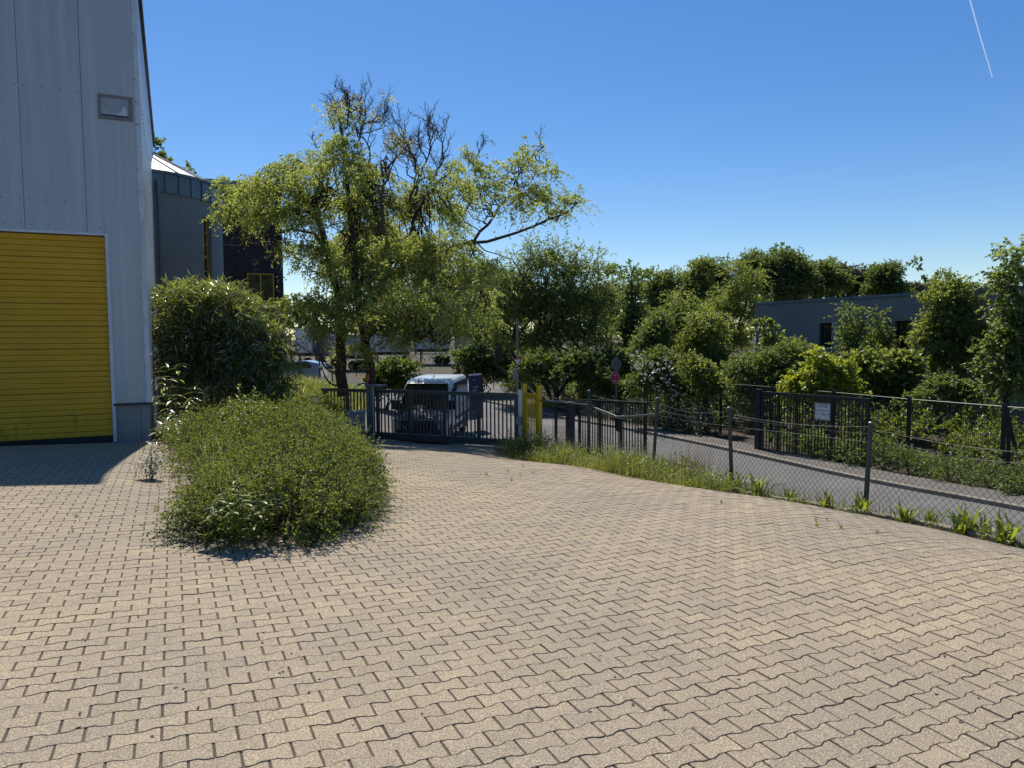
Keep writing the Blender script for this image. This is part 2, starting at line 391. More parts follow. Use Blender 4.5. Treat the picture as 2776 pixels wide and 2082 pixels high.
M['litter'] = paint('leaf_litter', (.09, .065, .04), .9, 0, .5, 30)
M['twig'] = paint('dry_twig', (.22, .18, .14), .8)

# ------------------------------------------------------------------ sheets of ground
def sheet(name, us, ws, keep, dz, mat, kind='structure', world_axes=False, parent=None):
    gu, gw = np.meshgrid(us, ws, indexing='ij')
    if world_axes: X, Y = gu, gw
    else: X = gu * U[0] + gw * W[0]; Y = gu * U[1] + gw * W[1]
    Zv = G(X, Y) + dz
    nu, nw = X.shape; idx = np.arange(nu * nw).reshape(nu, nw)
    q = np.stack([idx[:-1, :-1], idx[1:, :-1], idx[1:, 1:], idx[:-1, 1:]], -1)
    cu = (gu[:-1, :-1] + gu[1:, 1:]) / 2; cw = (gw[:-1, :-1] + gw[1:, 1:]) / 2
    q = q[keep(cu, cw)] if keep else q.reshape(-1, 4)
    o = np_mesh(name, np.stack([X.ravel(), Y.ravel(), Zv.ravel()], -1), [q], mat, parent, smooth=True)
    if kind: o['kind'] = kind
    return o
gx = np.concatenate([[-3000, -1200, -500, -250, -140], np.arange(-90, -20, 2.0), np.arange(-20, 24, .5), np.arange(24, 91, 2.0), [140, 250, 500, 1200, 3000]])
gy = np.concatenate([[-1200, -300, -100], np.arange(-50, -4, 4.0), np.arange(-4, 40, .5), np.arange(40, 131, 2.0), [170, 260, 500, 1200, 4000]])
sheet('ground', gx, gy, None, -.07, M['soil'], world_axes=True)
BED = [ground_at(*p)[:2] for p in ((700, 1450), (780, 1440), (950, 1385), (975, 1320), (965, 1262))] + \
      [(-4.3, 20.2), (-6.3, 21.1), (-7.6, 15.2)] + [ground_at(*p)[:2] for p in ((470, 1205), (535, 1275), (570, 1385), (620, 1438))]
def inside(px, py, poly):
    c = np.zeros(px.shape, bool); n = len(poly)
    for i in range(n):
        x1, y1 = poly[i]; x2, y2 = poly[(i + 1) % n]
        k = ((y1 > py) != (y2 > py)) & (px < (x2 - x1) * (py - y1) / (y2 - y1 + 1e-12) + x1); c ^= k
    return c
HALL_W = 15.66
GATE_R = np.array([.18, 18.53]); GATE_L = np.array([-5.60, 21.02])
def yard_keep(u, w):
    x = u * U[0] + w * W[0]; y = u * U[1] + w * W[1]
    gd = (GATE_L - GATE_R) / np.linalg.norm(GATE_L - GATE_R); side = (x - GATE_R[0]) * (-gd[1]) + (y - GATE_R[1]) * gd[0]   # >0 on the near side?
    k = (u < EDGE_U - .06) & (w > -3) & ~((u < -.3) & (w > 15.3)) & (side > -.25)
    return k & ~inside(x, y, BED)
_t = yard_keep(np.array([0.0]), np.array([10.0]))
yard = sheet('paved_yard', np.arange(-12, EDGE_U - .05, .12), np.arange(-3, 24.6, .12), yard_keep, -.0058, M['sand_joint'])

def road_keep(u, w):
    x = u * U[0] + w * W[0]; y = u * U[1] + w * W[1]; gd = (GATE_L - GATE_R) / np.linalg.norm(GATE_L - GATE_R); side = (x - GATE_R[0]) * (-gd[1]) + (y - GATE_R[1]) * gd[0]
    return ((u > 10.7) & (u < 15.6) & (w < 44)) | ((u > 1.6) & (u < 15.6) & (w > 17.2) & (side < -.1) & (w < 44)) | ((w > 44) & (w < 53))
sheet('road', np.arange(-40, 40.1, .4), np.arange(-12, 53.1, .4), road_keep, .0, M['asphalt'])
sheet('gravel_lot', np.arange(-60, 12, 1.0), np.arange(53, 100, 1.0), lambda u, w: (u < 2 + (w - 53) * .05), .01, M['gravel'])
sheet('sidewalk', np.arange(15.74, 16.8, .2), np.arange(-12, 43.9, .5), None, .09, M['sidewalk'])
sheet('far_sidewalk', np.arange(16.8, 20.1, .4), np.arange(33, 43.9, .5), None, .09, M['sidewalk'])

# ------------------------------------------------------------------ pavers: the 300 that show largest are parts, the rest one field
PL = .205; PW = .115
def paver_outline(inset=0.0):
    a = .0082; hx = PL / 2 - .0046 - inset
    xs = [-PL / 2, -PL * .33, -PL * .17, PL * .17, PL * .33, PL / 2]; cs = [1, 1, -1, -1, 1, 1]
    hy = lambda c: PW / 2 + a * c - .0017 - inset
    top = [(max(-hx, min(hx, x)), hy(c)) for x, c in zip(xs, cs)]
    bot = [(x, -y) for x, y in reversed(top)]
    return np.array(top + bot)
_o = paver_outline(0); _i = paver_outline(.0022)
PV = np.concatenate([np.c_[_i, np.zeros(12)], np.c_[_o, np.full(12, -.009)]])     # 24 verts, 12-gon + 12 quads
PF_TOP = np.arange(12)[None, ::-1]
PF_SIDE = np.array([(k, (k + 1) % 12, 12 + (k + 1) % 12, 12 + k) for k in range(12)])
jr = np.arange(int(-3 / PW), int(24.6 / PW)); ir = np.arange(int(-12 / PL), int(8.1 / PL) + 1)
JJ, II = np.meshgrid(jr, ir, indexing='ij')
pu = II * PL + (JJ % 2) * PL / 2; pw = JJ * PW
ok = yard_keep(pu + .06, pw) & yard_keep(pu - .06, pw); pu = pu[ok]; pw = pw[ok]
px_ = pu * U[0] + pw * W[0]; py_ = pu * U[1] + pw * W[1]; pz_ = G(px_, py_)
dd = np.stack([px_, py_, pz_], -1) - CAM; dz_ = dd @ _f
sx = CX + F * (dd @ RT) / np.maximum(dz_, .05); sy = CY - F * (dd @ UP) / np.maximum(dz_, .05)
vis = (dz_ > .6) & (sx > -900) & (sx < 4600) & (sy < 3000)
pu, pw, px_, py_, pz_, sx, sy, dz_ = (q[vis] for q in (pu, pw, px_, py_, pz_, sx, sy, dz_))
e = .06
gxx = (G(px_ + e, py_) - G(px_ - e, py_)) / (2 * e); gyy = (G(px_, py_ + e) - G(px_, py_ - e)) / (2 * e)
su = gxx * U[0] + gyy * U[1] + rng.normal(0, .007, len(pu)); sw_ = gxx * W[0] + gyy * W[1] + rng.normal(0, .009, len(pu))
pz_ = pz_ + rng.normal(0, .0011, len(pu)) + .0012
ptone = np.clip(rng.normal(.5, .24, len(pu)), 0, 1)
prot = rng.normal(0, .006, len(pu))
infr = (sx > 30) & (sx < 2746) & (sy < 2070)
order = np.argsort(np.where(infr, dz_, 1e9))
big = np.zeros(len(pu), bool); big[order[:300]] = True
var_me = []
for k in range(12):
    v = PV.copy(); v[:, :2] += rng.normal(0, .0006, (24, 2))
    me_o = np_mesh('paver', v, [PF_TOP, PF_SIDE], M['paver'], tone=np.full(13, (k + .5) / 12)); var_me.append(me_o.data); bpy.data.objects.remove(me_o)
for i in np.where(big)[0]:
    ax = U + Z3 * su[i]; ay = W + Z3 * sw_[i]; az = np.cross(ax, ay)
    ax = ax + W * prot[i]; ay = ay - U * prot[i]
    o = inst('paver', var_me[min(11, int(ptone[i] * 12))], yard, Matrix([[ax[r], ay[r], az[r], (px_[i], py_[i], pz_[i])[r]] for r in range(3)] + [[0, 0, 0, 1]]))
r = np.where(~big)[0]; n = len(r)
lx = PV[None, :, 0] - prot[r, None] * PV[None, :, 1]; ly = PV[None, :, 1] + prot[r, None] * PV[None, :, 0]
lx = lx + rng.normal(0, .0006, lx.shape); ly = ly + rng.normal(0, .0006, ly.shape)
VX = px_[r, None] + lx * U[0] + ly * W[0]; VY = py_[r, None] + lx * U[1] + ly * W[1]
VZ = pz_[r, None] + lx * su[r, None] + ly * sw_[r, None] + PV[None, :, 2]
off = (np.arange(n) * 24)[:, None]
pf = np_mesh('paver_field', np.stack([VX.ravel(), VY.ravel(), VZ.ravel()], -1),
             [(PF_TOP + off), (PF_SIDE[None] + off[:, :, None]).reshape(-1, 4)], M['paver'], yard,
             tone=np.concatenate([ptone[r], np.repeat(ptone[r], 12)]))
pf['kind'] = 'stuff'
print('pavers', n + 300)

# edging stones of the yard and kerb stones of the road
def kerb_run(name, u, w0, w1, step, hw, h0, h1, mat, jit=.0):
    root = bpy.data.objects.new(name, None); link(root); root['kind'] = 'structure'
    p = uw(u, (w0 + w1) / 2); root.location = (p[0], p[1], g1(*p)); rl = np.array(root.location)
    w = w0
    while w < w1:
        c = uw(u + random.gauss(0, jit), w + step / 2); c2 = uw(u, w + step)
        z = g1(c[0], c[1]); s = (g1(*uw(u, w + step)) - g1(*uw(u, w))) / step + random.gauss(0, jit)
        b = MB(); ce = np.array([c[0], c[1], z + (h1 + h0) / 2 + random.gauss(0, jit * .4)])
        ay = (W + Z3 * s) * (step / 2 - .006); hh = (h1 - h0) / 2
        # chamfered bar
        prof = [(-hw, -hh), (hw, -hh), (hw, hh - .015), (hw - .015, hh), (-hw + .015, hh), (-hw, hh - .015)]
        b.loft([[ce - ay + U * x + Z3 * y for x, y in prof], [ce + ay + U * x + Z3 * y for x, y in prof]])
        fix_normals(b.build('kerb_stone', mat, root, rl)); w += step
    return root
kerb_run('yard_edging', EDGE_U + .01, 0.5, 16.4, 1.0, .045, -.2, .085, M['kerb'], .012)
kerb_run('road_kerb', 15.67, -6, 43, 1.0, .065, -.25, .105, M['kerb'], .003)

# ------------------------------------------------------------------ hall with the yellow sectional door (left)
HC = np.array([-7.09, 14.0, 0.0]); HZ = -.32; HTOP = 8.95
hall = empty('hall', (HC[0], HC[1], HZ), 'grey metal clad industrial hall with a big yellow sectional door', 'building')
HO = np.array([HC[0], HC[1], HZ])
def HP(s, t, z): return HC + U * s + W * t + Z3 * z          # s along the front, t into the hall
def hbox(b, s0, s1, t0, t1, z0, z1):
    return b.obox(HP((s0 + s1) / 2, (t0 + t1) / 2, (z0 + z1) / 2), U * (s1 - s0) / 2, W * (t1 - t0) / 2, Z3 * (z1 - z0) / 2)
def local_frame(o, origin=HO):
    """turn a part so that its own x runs along the facade (keeps stripe textures true)"""
    m = Matrix.Rotation(TH, 4, 'Z'); me = o.data
    me.transform(m.inverted()); o.matrix_local = o.matrix_local @ m
    return o
def fs(px, py): p = on_plane(px, py, HC, W); return float((p - HC) @ U), float(p[2])
DS1 = fs(296, 900)[0]; DZ1 = fs(290, 640)[1]; DZ0 = HZ + .1; DS0 = DS1 - 4.2
PLZ = fs(409, 1091)[1]
# body behind the cladding
b = MB(); hbox(b, -12, -.06, .09, 14.6, HZ - .4, HTOP - .1); wall = local_frame(b.build('inner_wall', M['dark_trim'], hall, HO))
PWID = .976
joints = [-.955 - k * PWID for k in range(0, 12)]
def panel(poly, name='wall_panel', mat='panel'):
    bb = MB(); bb.prism([HP(s, 0, z) for s, z in poly], W * .075); return local_frame(fix_normals(bb.build(name, M[mat], hall, HO)))
g = .0035
panel([(DS1 + .05, PLZ), (-.005, PLZ), (-.005, HTOP), (joints[0] + g, HTOP), (joints[0] + g, DZ1 + .05), (DS1 + .05, DZ1 + .05)])
for k in range(0, 11):
    s1 = joints[k] - g; s0 = joints[k + 1] + g
    if s1 > DS0: panel([(s0, DZ1 + .05), (s1, DZ1 + .05), (s1, HTOP), (s0, HTOP)])
    else: panel([(s0, PLZ), (s1, PLZ), (s1, HTOP), (s0, HTOP)])
for k in range(15):
    t0 = .04 + k * PWID + g; t1 = t0 + PWID - 2 * g; bb = MB()
    bb.prism([HC + U * 0 + W * t + Z3 * z for t, z in ((t0, PLZ), (t1, PLZ), (t1, HTOP), (t0, HTOP))], -U * .06)
    local_frame(fix_normals(bb.build('side_panel', M['panel_side'], hall, HO)))
# corner flashing in two lengths, eaves, drip edge
zj = fs(379, 336)[1]
for z0, z1 in ((PLZ - .02, fs(396, 700)[1] - .006), (fs(396, 700)[1] + .006, zj - .006), (zj + .006, HTOP)):
    b = MB(); hbox(b, -.075, .012, -.012, -.002, z0, z1); hbox(b, .002, .012, -.002, .07, z0, z1); b.build('corner_flashing', M['trim'], hall, HO)
b = MB(); hbox(b, -12, .07, -.08, .1, HTOP, HTOP + .22); hbox(b, .02, .07, .1, 14.7, HTOP, HTOP + .22); b.build('roof_edge', M['dark_trim'], hall, HO)
b = MB(); hbox(b, -12, .03, .1, 14.7, HTOP - .02, HTOP + .12); b.build('roof', M['dark_trim'], hall, HO)
b = MB(); hbox(b, DS1 + .02, .025, -.025, .05, PLZ - .05, PLZ - .004); hbox(b, .0, .028, .05, 14.6, PLZ - .05, PLZ - .004); b.build('drip_flashing', M['dark_trim'], hall, HO)
sj = fs(382, 1140)[0]
for s0, s1 in ((DS1 + .02, sj - .004), (sj + .004, -.03)):
    b = MB(); hbox(b, s0, s1, .035, .2, HZ - .4, PLZ - .045); b.build('plinth_block', M['plinth'], hall, HO)
b = MB(); hbox(b, -.2, -.035, .21, 14.6, HZ - .6, PLZ - .05); b.build('side_plinth', M['plinth'], hall, HO)
# screws: small washers with heads
sm = MB(); sm.tube([(0, .004, 0), (0, -.004, 0)], .011, 8); sm.tube([(0, -.004, 0), (0, -.011, 0)], .006, 6); sme = sm.mesh('screw', M['screw'])
Rf = Matrix.Rotation(TH, 4, 'Z'); Rs = Matrix.Rotation(TH + math.pi / 2, 4, 'Z')
def screw(p, R): inst('screw', sme, hall, Matrix.Translation(Vector(p - HO)) @ R)
for (px, py) in ((107, 227), (28, 227)): pass
zrows = [fs(160, 240)[1], fs(170, 543)[1], DZ1 + .16]
for zi, z in enumerate(zrows):
    for k in range(0, 5):
        for q in (.06, .34, .63, .92):
            s = joints[0] - PWID * k - q * PWID
            if s > -4.5: screw(HP(s, -.001, z + random.gauss(0, .004)), Rf)
    for q in (.08, .36, .62):
        s = -q * PWID - .14
        if not (zi == 0) and not (zi == 2 and q < .5): screw(HP(s, -.001, z), Rf)
for z in (fs(300, 805)[1],):
    for s in (DS1 + .1, DS1 + .3, -.12): screw(HP(s, -.001, z), Rf)
for s in (DS1 + .14, DS1 + .36, -.15): screw(HP(s, -.001, PLZ + .06), Rf)
z = PLZ + .3
while z < HTOP - .2: screw(HP(-.066, -.013, z), Rf); z += .42
for zz in (PLZ + .35, 1.4, zrows[0] - 1.6, zrows[0], zrows[1], 6.4):
    for k in range(14):
        for q in (.12, .4, .7): screw(HC + U * .002 + W * (.04 + (k + q) * PWID) + Z3 * zz, Rs)
# small high window with a broken frosted pane
s0, z1 = fs(264, 256); s1, z0 = fs(361, 328); z1 = (z1 + fs(361, 266)[1]) / 2
win = MB(); fw = .05
for q in ((s0, s1, z1 - .03, z1 + .02), (s0, s1, z0 - .01, z0 + fw), (s0, s0 + fw, z0 + fw, z1 - .03), (s1 - fw * 1.4, s1, z0 + fw, z1 - .03)): hbox(win, q[0], q[1], -.02, -.002, q[2], q[3])
hw_ = win.build('window', M['rust_frame'], hall, HO)
b = MB(); hbox(b, s0 + fw, s1 - fw * 1.4, -.008, -.003, z0 + fw, z1 - .03); b.build('pane', M['pane_frost'], hw_, HO)
b = MB(); hbox(b, s0 + fw, s1 - fw * 1.4, -.016, -.0085, z0 + fw + .003, z0 + fw + .026); b.build('gasket', M['rubber'], hw_, HO)
b = MB(); a, c = s1 - fw * 1.4, z0 + fw
b.prism([HP(x, -.011, y) for x, y in ((a - .22, c + .03), (a - .13, c + .1), (a - .09, c + .2), (a - .06, c + .2), (a - .03, c + .12), (a - .02, c + .03))], W * .002)
fix_normals(b.build('broken_patch', M['pane_white'], hw_, HO))
b = MB(); hbox(b, DS1 + .12, DS1 + .28, -.004, -.0015, PLZ + .03, PLZ + .42); b.build('patch_plate', M['panel'], hall, HO)
# door: jamb trims and slats
b = MB(); hbox(b, DS1 - .005, DS1 + .055, -.02, .14, HZ + .05, DZ1 + .05); hbox(b, DS0, DS1 - .006, -.02, .14, DZ1 + .012, DZ1 + .055); b.build('door_trim', M['trim'], hall, HO)
door = MB(); hbox(door, DS0, DS1 - .012, .085, .088, DZ0, DZ1); door = door.build('door', M['dark_trim'], hall, HO)
ns = 36; hs = (DZ1 - DZ0 - .06) / ns
for k in range(ns):
    z0 = DZ0 + .06 + k * hs; seam = (k % 4 == 0); lo = z0 + (.007 if seam else .002); hi = z0 + hs - .002; d = .006
    bb = MB(); prof = [(.08, lo), (.062 + d, lo), (.058, lo + .014), (.0585, (lo + hi) / 2 - .01), (.056, (lo + hi) / 2), (.0585, (lo + hi) / 2 + .01), (.058, hi - .012), (.062 + d, hi), (.08, hi)]
    bb.loft([[HP(DS0, t, z) for t, z in prof], [HP(DS1 - .014, t, z) for t, z in prof]]); fix_normals(bb.build('slat', M['door_yellow'], door, HO))
b = MB(); hbox(b, DS0, DS1 - .01, .04, .09, HZ - .04, DZ0 + .055); b.build('bottom_seal', M['rubber'], door, HO)
b = MB(); hbox(b, DS0, DS1 + .1, -.05, .06, HZ - .1, HZ + .03); b.build('sill', M['plinth'], hall, HO)

# ------------------------------------------------------------------ round stair tower and the black timber wing behind the hall
T = at(612, 900, 27.0); rd = ray(612, 900)[:2]; rd = rd / np.linalg.norm(rd); RR = 3.2
tc = T[:2] + RR * np.array([-rd[1], rd[0]]); TZ0 = -1.0; TZT = 7.12; TZB = 6.55
tower = empty('round_tower', (tc[0], tc[1], TZ0), 'round grey rendered stair tower with a zinc band and a conical metal roof', 'building'); TO = np.array([tc[0], tc[1], TZ0])
def cyl(b, r, z0, z1, a0, a1, n, r2=None):
    rings = []
    for i in range(n + 1):
        a = a0 + (a1 - a0) * i / n; c, s = math.cos(a), math.sin(a)
        rings.append([(tc[0] + q * c, tc[1] + q * s, z) for q, z in ((r, z0), (r, z1), (r2 or r - .25, z1), (r2 or r - .25, z0))])
    return b.loft(rings)
aw = math.atan2(-rd[0] * 0 - (T[1] - tc[1]) * 0 + (at(566, 700, 26)[1] - tc[1]), at(566, 700, 26)[0] - tc[0])
# direction of the slot window: find the angle whose surface point projects to x = 566
best = min((abs(proj((tc[0] + RR * math.cos(a), tc[1] + RR * math.sin(a), 4))[0] - 566), a) for a in np.linspace(-1.75, .3, 800)); aw = best[1]
wa = .5 * 30 / F * 26 / RR / max(.25, abs(math.cos(aw + math.pi / 2 - math.atan2(rd[1], rd[0]))))
wa = min(.16, max(.07, wa))
zt = at(566, 594, 25.5)[2]; zb_ = at(566, 815, 25.5)[2] - .3
b = MB(); cyl(b, RR, TZ0 - .5, TZB, aw + wa, aw + 3.1, 160); fix_normals(b.build('tower_wall', M['render_grey'], tower, TO))
b = MB(); cyl(b, RR, TZ0 - .5, TZB, aw - 3.1, aw - wa, 160); fix_normals(b.build('tower_wall', M['render_grey'], tower, TO))
b = MB(); cyl(b, RR, zt, TZB, aw - wa, aw + wa, 4); fix_normals(b.build('lintel', M['render_grey'], tower, TO))
b = MB(); cyl(b, RR, TZ0 - .5, zb_, aw - wa, aw + wa, 4); fix_normals(b.build('sill_wall', M['render_grey'], tower, TO))
wi = MB(); cyl(wi, RR - .13, zb_, zt, aw - wa, aw - wa + .03, 1, RR - .2); cyl(wi, RR - .13, zb_, zt, aw + wa - .03, aw + wa, 1, RR - .2)
ms = [at(566, y, 25.5)[2] for y in (632, 664, 697, 735, 767)]
for z, h in [(zt - .05, .05)] + [(m, .05 if i == 2 else .022) for i, m in enumerate(ms)] + [(zb_ + .05, .05)]: cyl(wi, RR - .125, z - h, z + h, aw - wa + .03, aw + wa - .03, 3, RR - .2)
wi = fix_normals(wi.build('window', M['frame_yellow'], tower, TO))
ed = [zb_] + sorted(ms) + [zt]
for z0, z1 in zip(ed[:-1], ed[1:]):
    b = MB(); cyl(b, RR - .15, z0, z1, aw - wa, aw + wa, 3, RR - .17); fix_normals(b.build('pane', M['glass'], wi, TO))
npan = 44
for k in range(npan):
    a0 = 2 * math.pi * k / npan; am = a0 + math.pi / npan
    if not (-1.95 < math.atan2(math.sin(am), math.cos(am)) < .5): continue
    b = MB(); cyl(b, RR + .07, TZB - .05, TZT, a0 + .004, a0 + 2 * math.pi / npan - .004, 3, RR); b.obox((tc[0] + (RR + .085) * math.cos(a0), tc[1] + (RR + .085) * math.sin(a0), (TZB + TZT) / 2 - .02), (.02 * math.cos(a0), .02 * math.sin(a0), 0), (-.008 * math.sin(a0), .008 * math.cos(a0), 0), (0, 0, (TZT - TZB) / 2))
    fix_normals(b.build('zinc_panel', M['zinc'], tower, TO))
b = MB(); cyl(b, RR + .13, TZT - .01, TZT + .07, 0, 6.283, 64, RR - .1); fix_normals(b.build('gutter', M['zinc'], tower, TO))
b = MB(); apex = (tc[0], tc[1], TZT + 1.7)
ring = [(tc[0] + (RR + .06) * math.cos(2 * math.pi * k / 44), tc[1] + (RR + .06) * math.sin(2 * math.pi * k / 44), TZT + .06) for k in range(44)]
b.add(ring + [apex], [(k, (k + 1) % 44, 44) for k in range(44)])
roof = b.build('conical_roof', M['zinc_roof'], tower, TO)
b = MB()
for k in range(22): b.tube([np.array(ring[2 * k]) + [0, 0, .02], np.array(apex) * .92 + np.array(ring[2 * k]) * .08 + [0, 0, .02]], .018, 4)
b.build('standing_seam', M['zinc'], roof, TO)
pp = at(436, 700, 23.4)
b = MB(); b.tube([(pp[0], pp[1], TZ0), (pp[0], pp[1], TZB + .3)], .055, 8); b.build('drainpipe', M['zinc'], tower, TO)
a = min((abs(proj((tc[0] + RR * math.cos(a), tc[1] + RR * math.sin(a), 6))[0] - 551), a) for a in np.linspace(-1.75, .3, 800))[1]
vz = at(551, 541, 25)[2]; b = MB(); c = np.array([tc[0] + RR * math.cos(a), tc[1] + RR * math.sin(a), vz]); dn = np.array([math.cos(a), math.sin(a), 0])
b.tube([c - dn * .05, c + dn * .06], .08, 10); b.build('vent_pipe', M['dark_trim'], tower, TO)

BC = at(772, 900, 36.0); BZ0 = -1.2; BZT = at(772, 500, 36.0)[2]; BPL = at(740, 888, 35.6)[2]
wing = empty('timber_wing', (BC[0], BC[1], BZ0), 'black timber clad building wing with yellow window frames behind the willow', 'building'); BO = np.array([BC[0], BC[1], BZ0])
def bbox(b, s0, s1, t0, t1, z0, z1): return b.obox(np.array([BC[0], BC[1], 0]) + U * (s0 + s1) / 2 + W * (t0 + t1) / 2 + Z3 * (z0 + z1) / 2, U * (s1 - s0) / 2, W * (t1 - t0) / 2, Z3 * (z1 - z0) / 2)
b = MB(); bbox(b, -9, -.04, .06, 10, BZ0 - .5, BZT - .05); b.build('inner_wall', M['wood_black'], wing, BO)
b = MB(); bbox(b, -9, .02, .0, 10.02, BZ0 - .5, BPL); b.build('plaster_base', M['render_beige'], wing, BO)
def bs(px, py): p = on_plane(px, py, np.array([BC[0], BC[1], 0]), W); return float((p - np.array([BC[0], BC[1], 0])) @ U), float(p[2])
ws0, wz1 = bs(669, 739); ws1, _ = bs(742, 740); wz0 = bs(700, 815)[1]
s = 0.0; k = 0
while s > -6.5:
    w_ = .135 + random.random() * .03
    segs = [(BPL + .01, BZT - .35)]
    if s > ws0 - .02 and s - w_ < ws1 + .02: segs = [(BPL + .01, wz0 - .02), (wz1 + .02, BZT - .35)]
    for z0, z1 in segs:
        b = MB(); bbox(b, s - w_ + .006, s, -.0 - .02 * (k % 2), .05, z0, z1); b.build('board', M['wood_black'], wing, BO)
    s -= w_; k += 1
for k in range(24):
    b = MB(); t0 = .06 + k * .15; bbox(b, -.04, .0 + .015 * (k % 2), t0, t0 + .144, BPL + .01, BZT - .35); b.build('board', M['wood_black'], wing, BO)
b = MB(); bbox(b, -9.2, .1, -.1, 10.1, BZT - .36, BZT); b.build('roof_edge', M['zinc'], wing, BO)
wi = MB(); f = .06
for q in ((ws0, ws0 + f, wz0, wz1), (ws1 - f, ws1, wz0, wz1), (ws0 + f, ws1 - f, wz1 - f, wz1), (ws0 + f, ws1 - f, wz0, wz0 + f), ((ws0 + ws1) / 2 - .03, (ws0 + ws1) / 2 + .03, wz0 + f, wz1 - f)): bbox(wi, q[0], q[1], -.035, .05, q[2], q[3])
wi = wi.build('window', M['frame_yellow'], wing, BO)
for q in ((ws0 + f, (ws0 + ws1) / 2 - .03), ((ws0 + ws1) / 2 + .03, ws1 - f)):
    b = MB(); bbox(b, q[0], q[1], 0, .02, wz0 + f, wz1 - f); b.build('pane', M['glass'], wi, BO)

# ------------------------------------------------------------------ low blue-grey building on the right
RUu = 26.0
RP = np.array([*uw(RUu, 0), 0.0])
def rw(px, py): p = on_plane(px, py, RP, U); return float((p - RP) @ W), float(p[2])
ztop = (rw(2100, 823)[1] + rw(2600, 791)[1]) / 2
w_far = rw(2050, 830)[0]; w_near = -2.0
office = empty('flat_roofed_building', (*uw(RUu, 10), -1.9), 'low blue-grey rendered building with a flat roof and dark windows behind trees', 'building'); OO = np.array([*uw(RUu, 10), -1.9])
def rbox(b, w0, w1, d0, d1, z0, z1): return b.obox(RP + W * (w0 + w1) / 2 + U * (d0 + d1) / 2 + Z3 * (z0 + z1) / 2, W * (w1 - w0) / 2, U * (d1 - d0) / 2, Z3 * (z1 - z0) / 2)
wins = []
for xa, xb, ya, yb in ((2220, 2254, 874, 940), (2276, 2311, 873, 941), (2426, 2470, 867, 940), (2681, 2736, 862, 942)):
    wa_, wb_ = rw(xa, 905)[0], rw(xb, 905)[0]; wins.append((min(wa_, wb_), max(wa_, wb_), rw((xa + xb) / 2, yb)[1], rw((xa + xb) / 2, ya)[1]))
wins.sort(); zs = np.mean([q[2] for q in wins]); zh = np.mean([q[3] for q in wins])
b = MB(); rbox(b, w_near, w_far, 0, .3, -2.4, zs); rbox(b, w_near, w_far, 0, .3, zh, ztop)
e0 = w_near
for q in wins: rbox(b, e0, q[0], 0, .3, zs, zh); e0 = q[1]
rbox(b, e0, w_far, 0, .3, zs, zh); b.build('facade', M['render_blue'], office, OO)
b = MB(); rbox(b, w_near, w_far, .3, 9, -2.4, ztop); b.build('rear_wall', M['render_blue'], office, OO)
b = MB(); rbox(b, w_near - .1, w_far + .06, -.06, 9.1, ztop + .002, ztop + .11); b.build('roof_edge', M['zinc'], office, OO)
for q in wins:
    b = MB(); f = .07
    for r in ((q[0], q[0] + f, zs, zh), (q[1] - f, q[1], zs, zh), (q[0] + f, q[1] - f, zh - f, zh), (q[0] + f, q[1] - f, zs, zs + f)): rbox(b, r[0], r[1], .12, .2, r[2], r[3])
    w_o = b.build('window', M['frame_dark'], office, OO)
    b = MB(); rbox(b, q[0] + f, q[1] - f, .15, .17, zs + f, zh - f); b.build('pane', M['glass'], w_o, OO)
    b = MB(); rbox(b, q[0] - .04, q[1] + .04, -.05, .12, zs - .04, zs - .002); b.build('sill', M['dark_trim'], w_o, OO)
# basement opening with louvres low on the right
wa_, wb_ = sorted((rw(2655, 1040)[0], rw(2700, 1040)[0])); za, zb2 = rw(2680, 1085)[1], rw(2680, 1020)[1]
b = MB(); rbox(b, wa_, wb_, -.03, -.002, za, zb2); lo_ = b.build('louvre_frame', M['frame_dark'], office, OO)
for k in range(7):
    b = MB(); z = za + (zb2 - za) * (k + .5) / 7; rbox(b, wa_ + .04, wb_ - .04, -.06, -.032, z - .05, z + .045); b.build('louvre_slat', M['render_beige'], lo_, OO)

# ------------------------------------------------------------------ main sliding gate
GD = np.array([*(GATE_L - GATE_R), 0.0]); GLEN = np.linalg.norm(GD); GD /= GLEN; GN = np.array([-GD[1], GD[0], 0.0])
if GN[1] > 0: GN = -GN                                                             # towards the camera
gz = -1.22; GO = np.array([GATE_R[0], GATE_R[1], gz])
gate = empty('sliding_gate', GO, 'closed olive grey sliding gate of upright bars across the drive', 'gate')
def gs(px): p = on_plane(px, 1140, GO, GN); return float((p - GO) @ GD)
GT = on_plane(1350, 1066, GO, GN)[2]
def gbox(b, s0, s1, n0, n1, z0, z1): return b.obox(GO * [1, 1, 0] + GD * (s0 + s1) / 2 + GN * (n0 + n1) / 2 + Z3 * (z0 + z1) / 2, GD * (s1 - s0) / 2, GN * (n1 - n0) / 2, Z3 * (z1 - z0) / 2)
b = MB(); gbox(b, 0, GLEN, -.045, .045, GT - .09, GT); b.build('top_rail', M['gate_green'], gate, GO)
b = MB(); gbox(b, 0, GLEN, -.07, .07, gz + .06, gz + .24); b.build('bottom_rail', M['gate_green'], gate, GO)
sts = [0.0] + [gs(x) for x in (1298, 1205, 1111, 1025, 943)] + [GLEN - .1]
for i, s in enumerate(sts):
    b = MB(); w_ = .1 if i in (0, len(sts) - 1) else .085; s0 = s if i == 0 else s - w_ / 2
    gbox(b, s0, s0 + w_, -.04, .04, gz + .24, GT - .09); b.build('stile', M['gate_green'], gate, GO)
bar = MB(); hgt = GT - .09 - gz - .24
bar.obox((0, 0, hgt / 2), GD * .016, GN * .016, Z3 * hgt / 2); bme = bar.mesh('bar', M['gate_green'])
for a, c in zip(sts[:-1], sts[1:]):
    n = max(3, round((c - a) / .113))
    for k in range(1, n): inst('bar', bme, gate, Matrix.Translation(Vector(GD * (a + (c - a) * k / n) + Z3 * .24)))
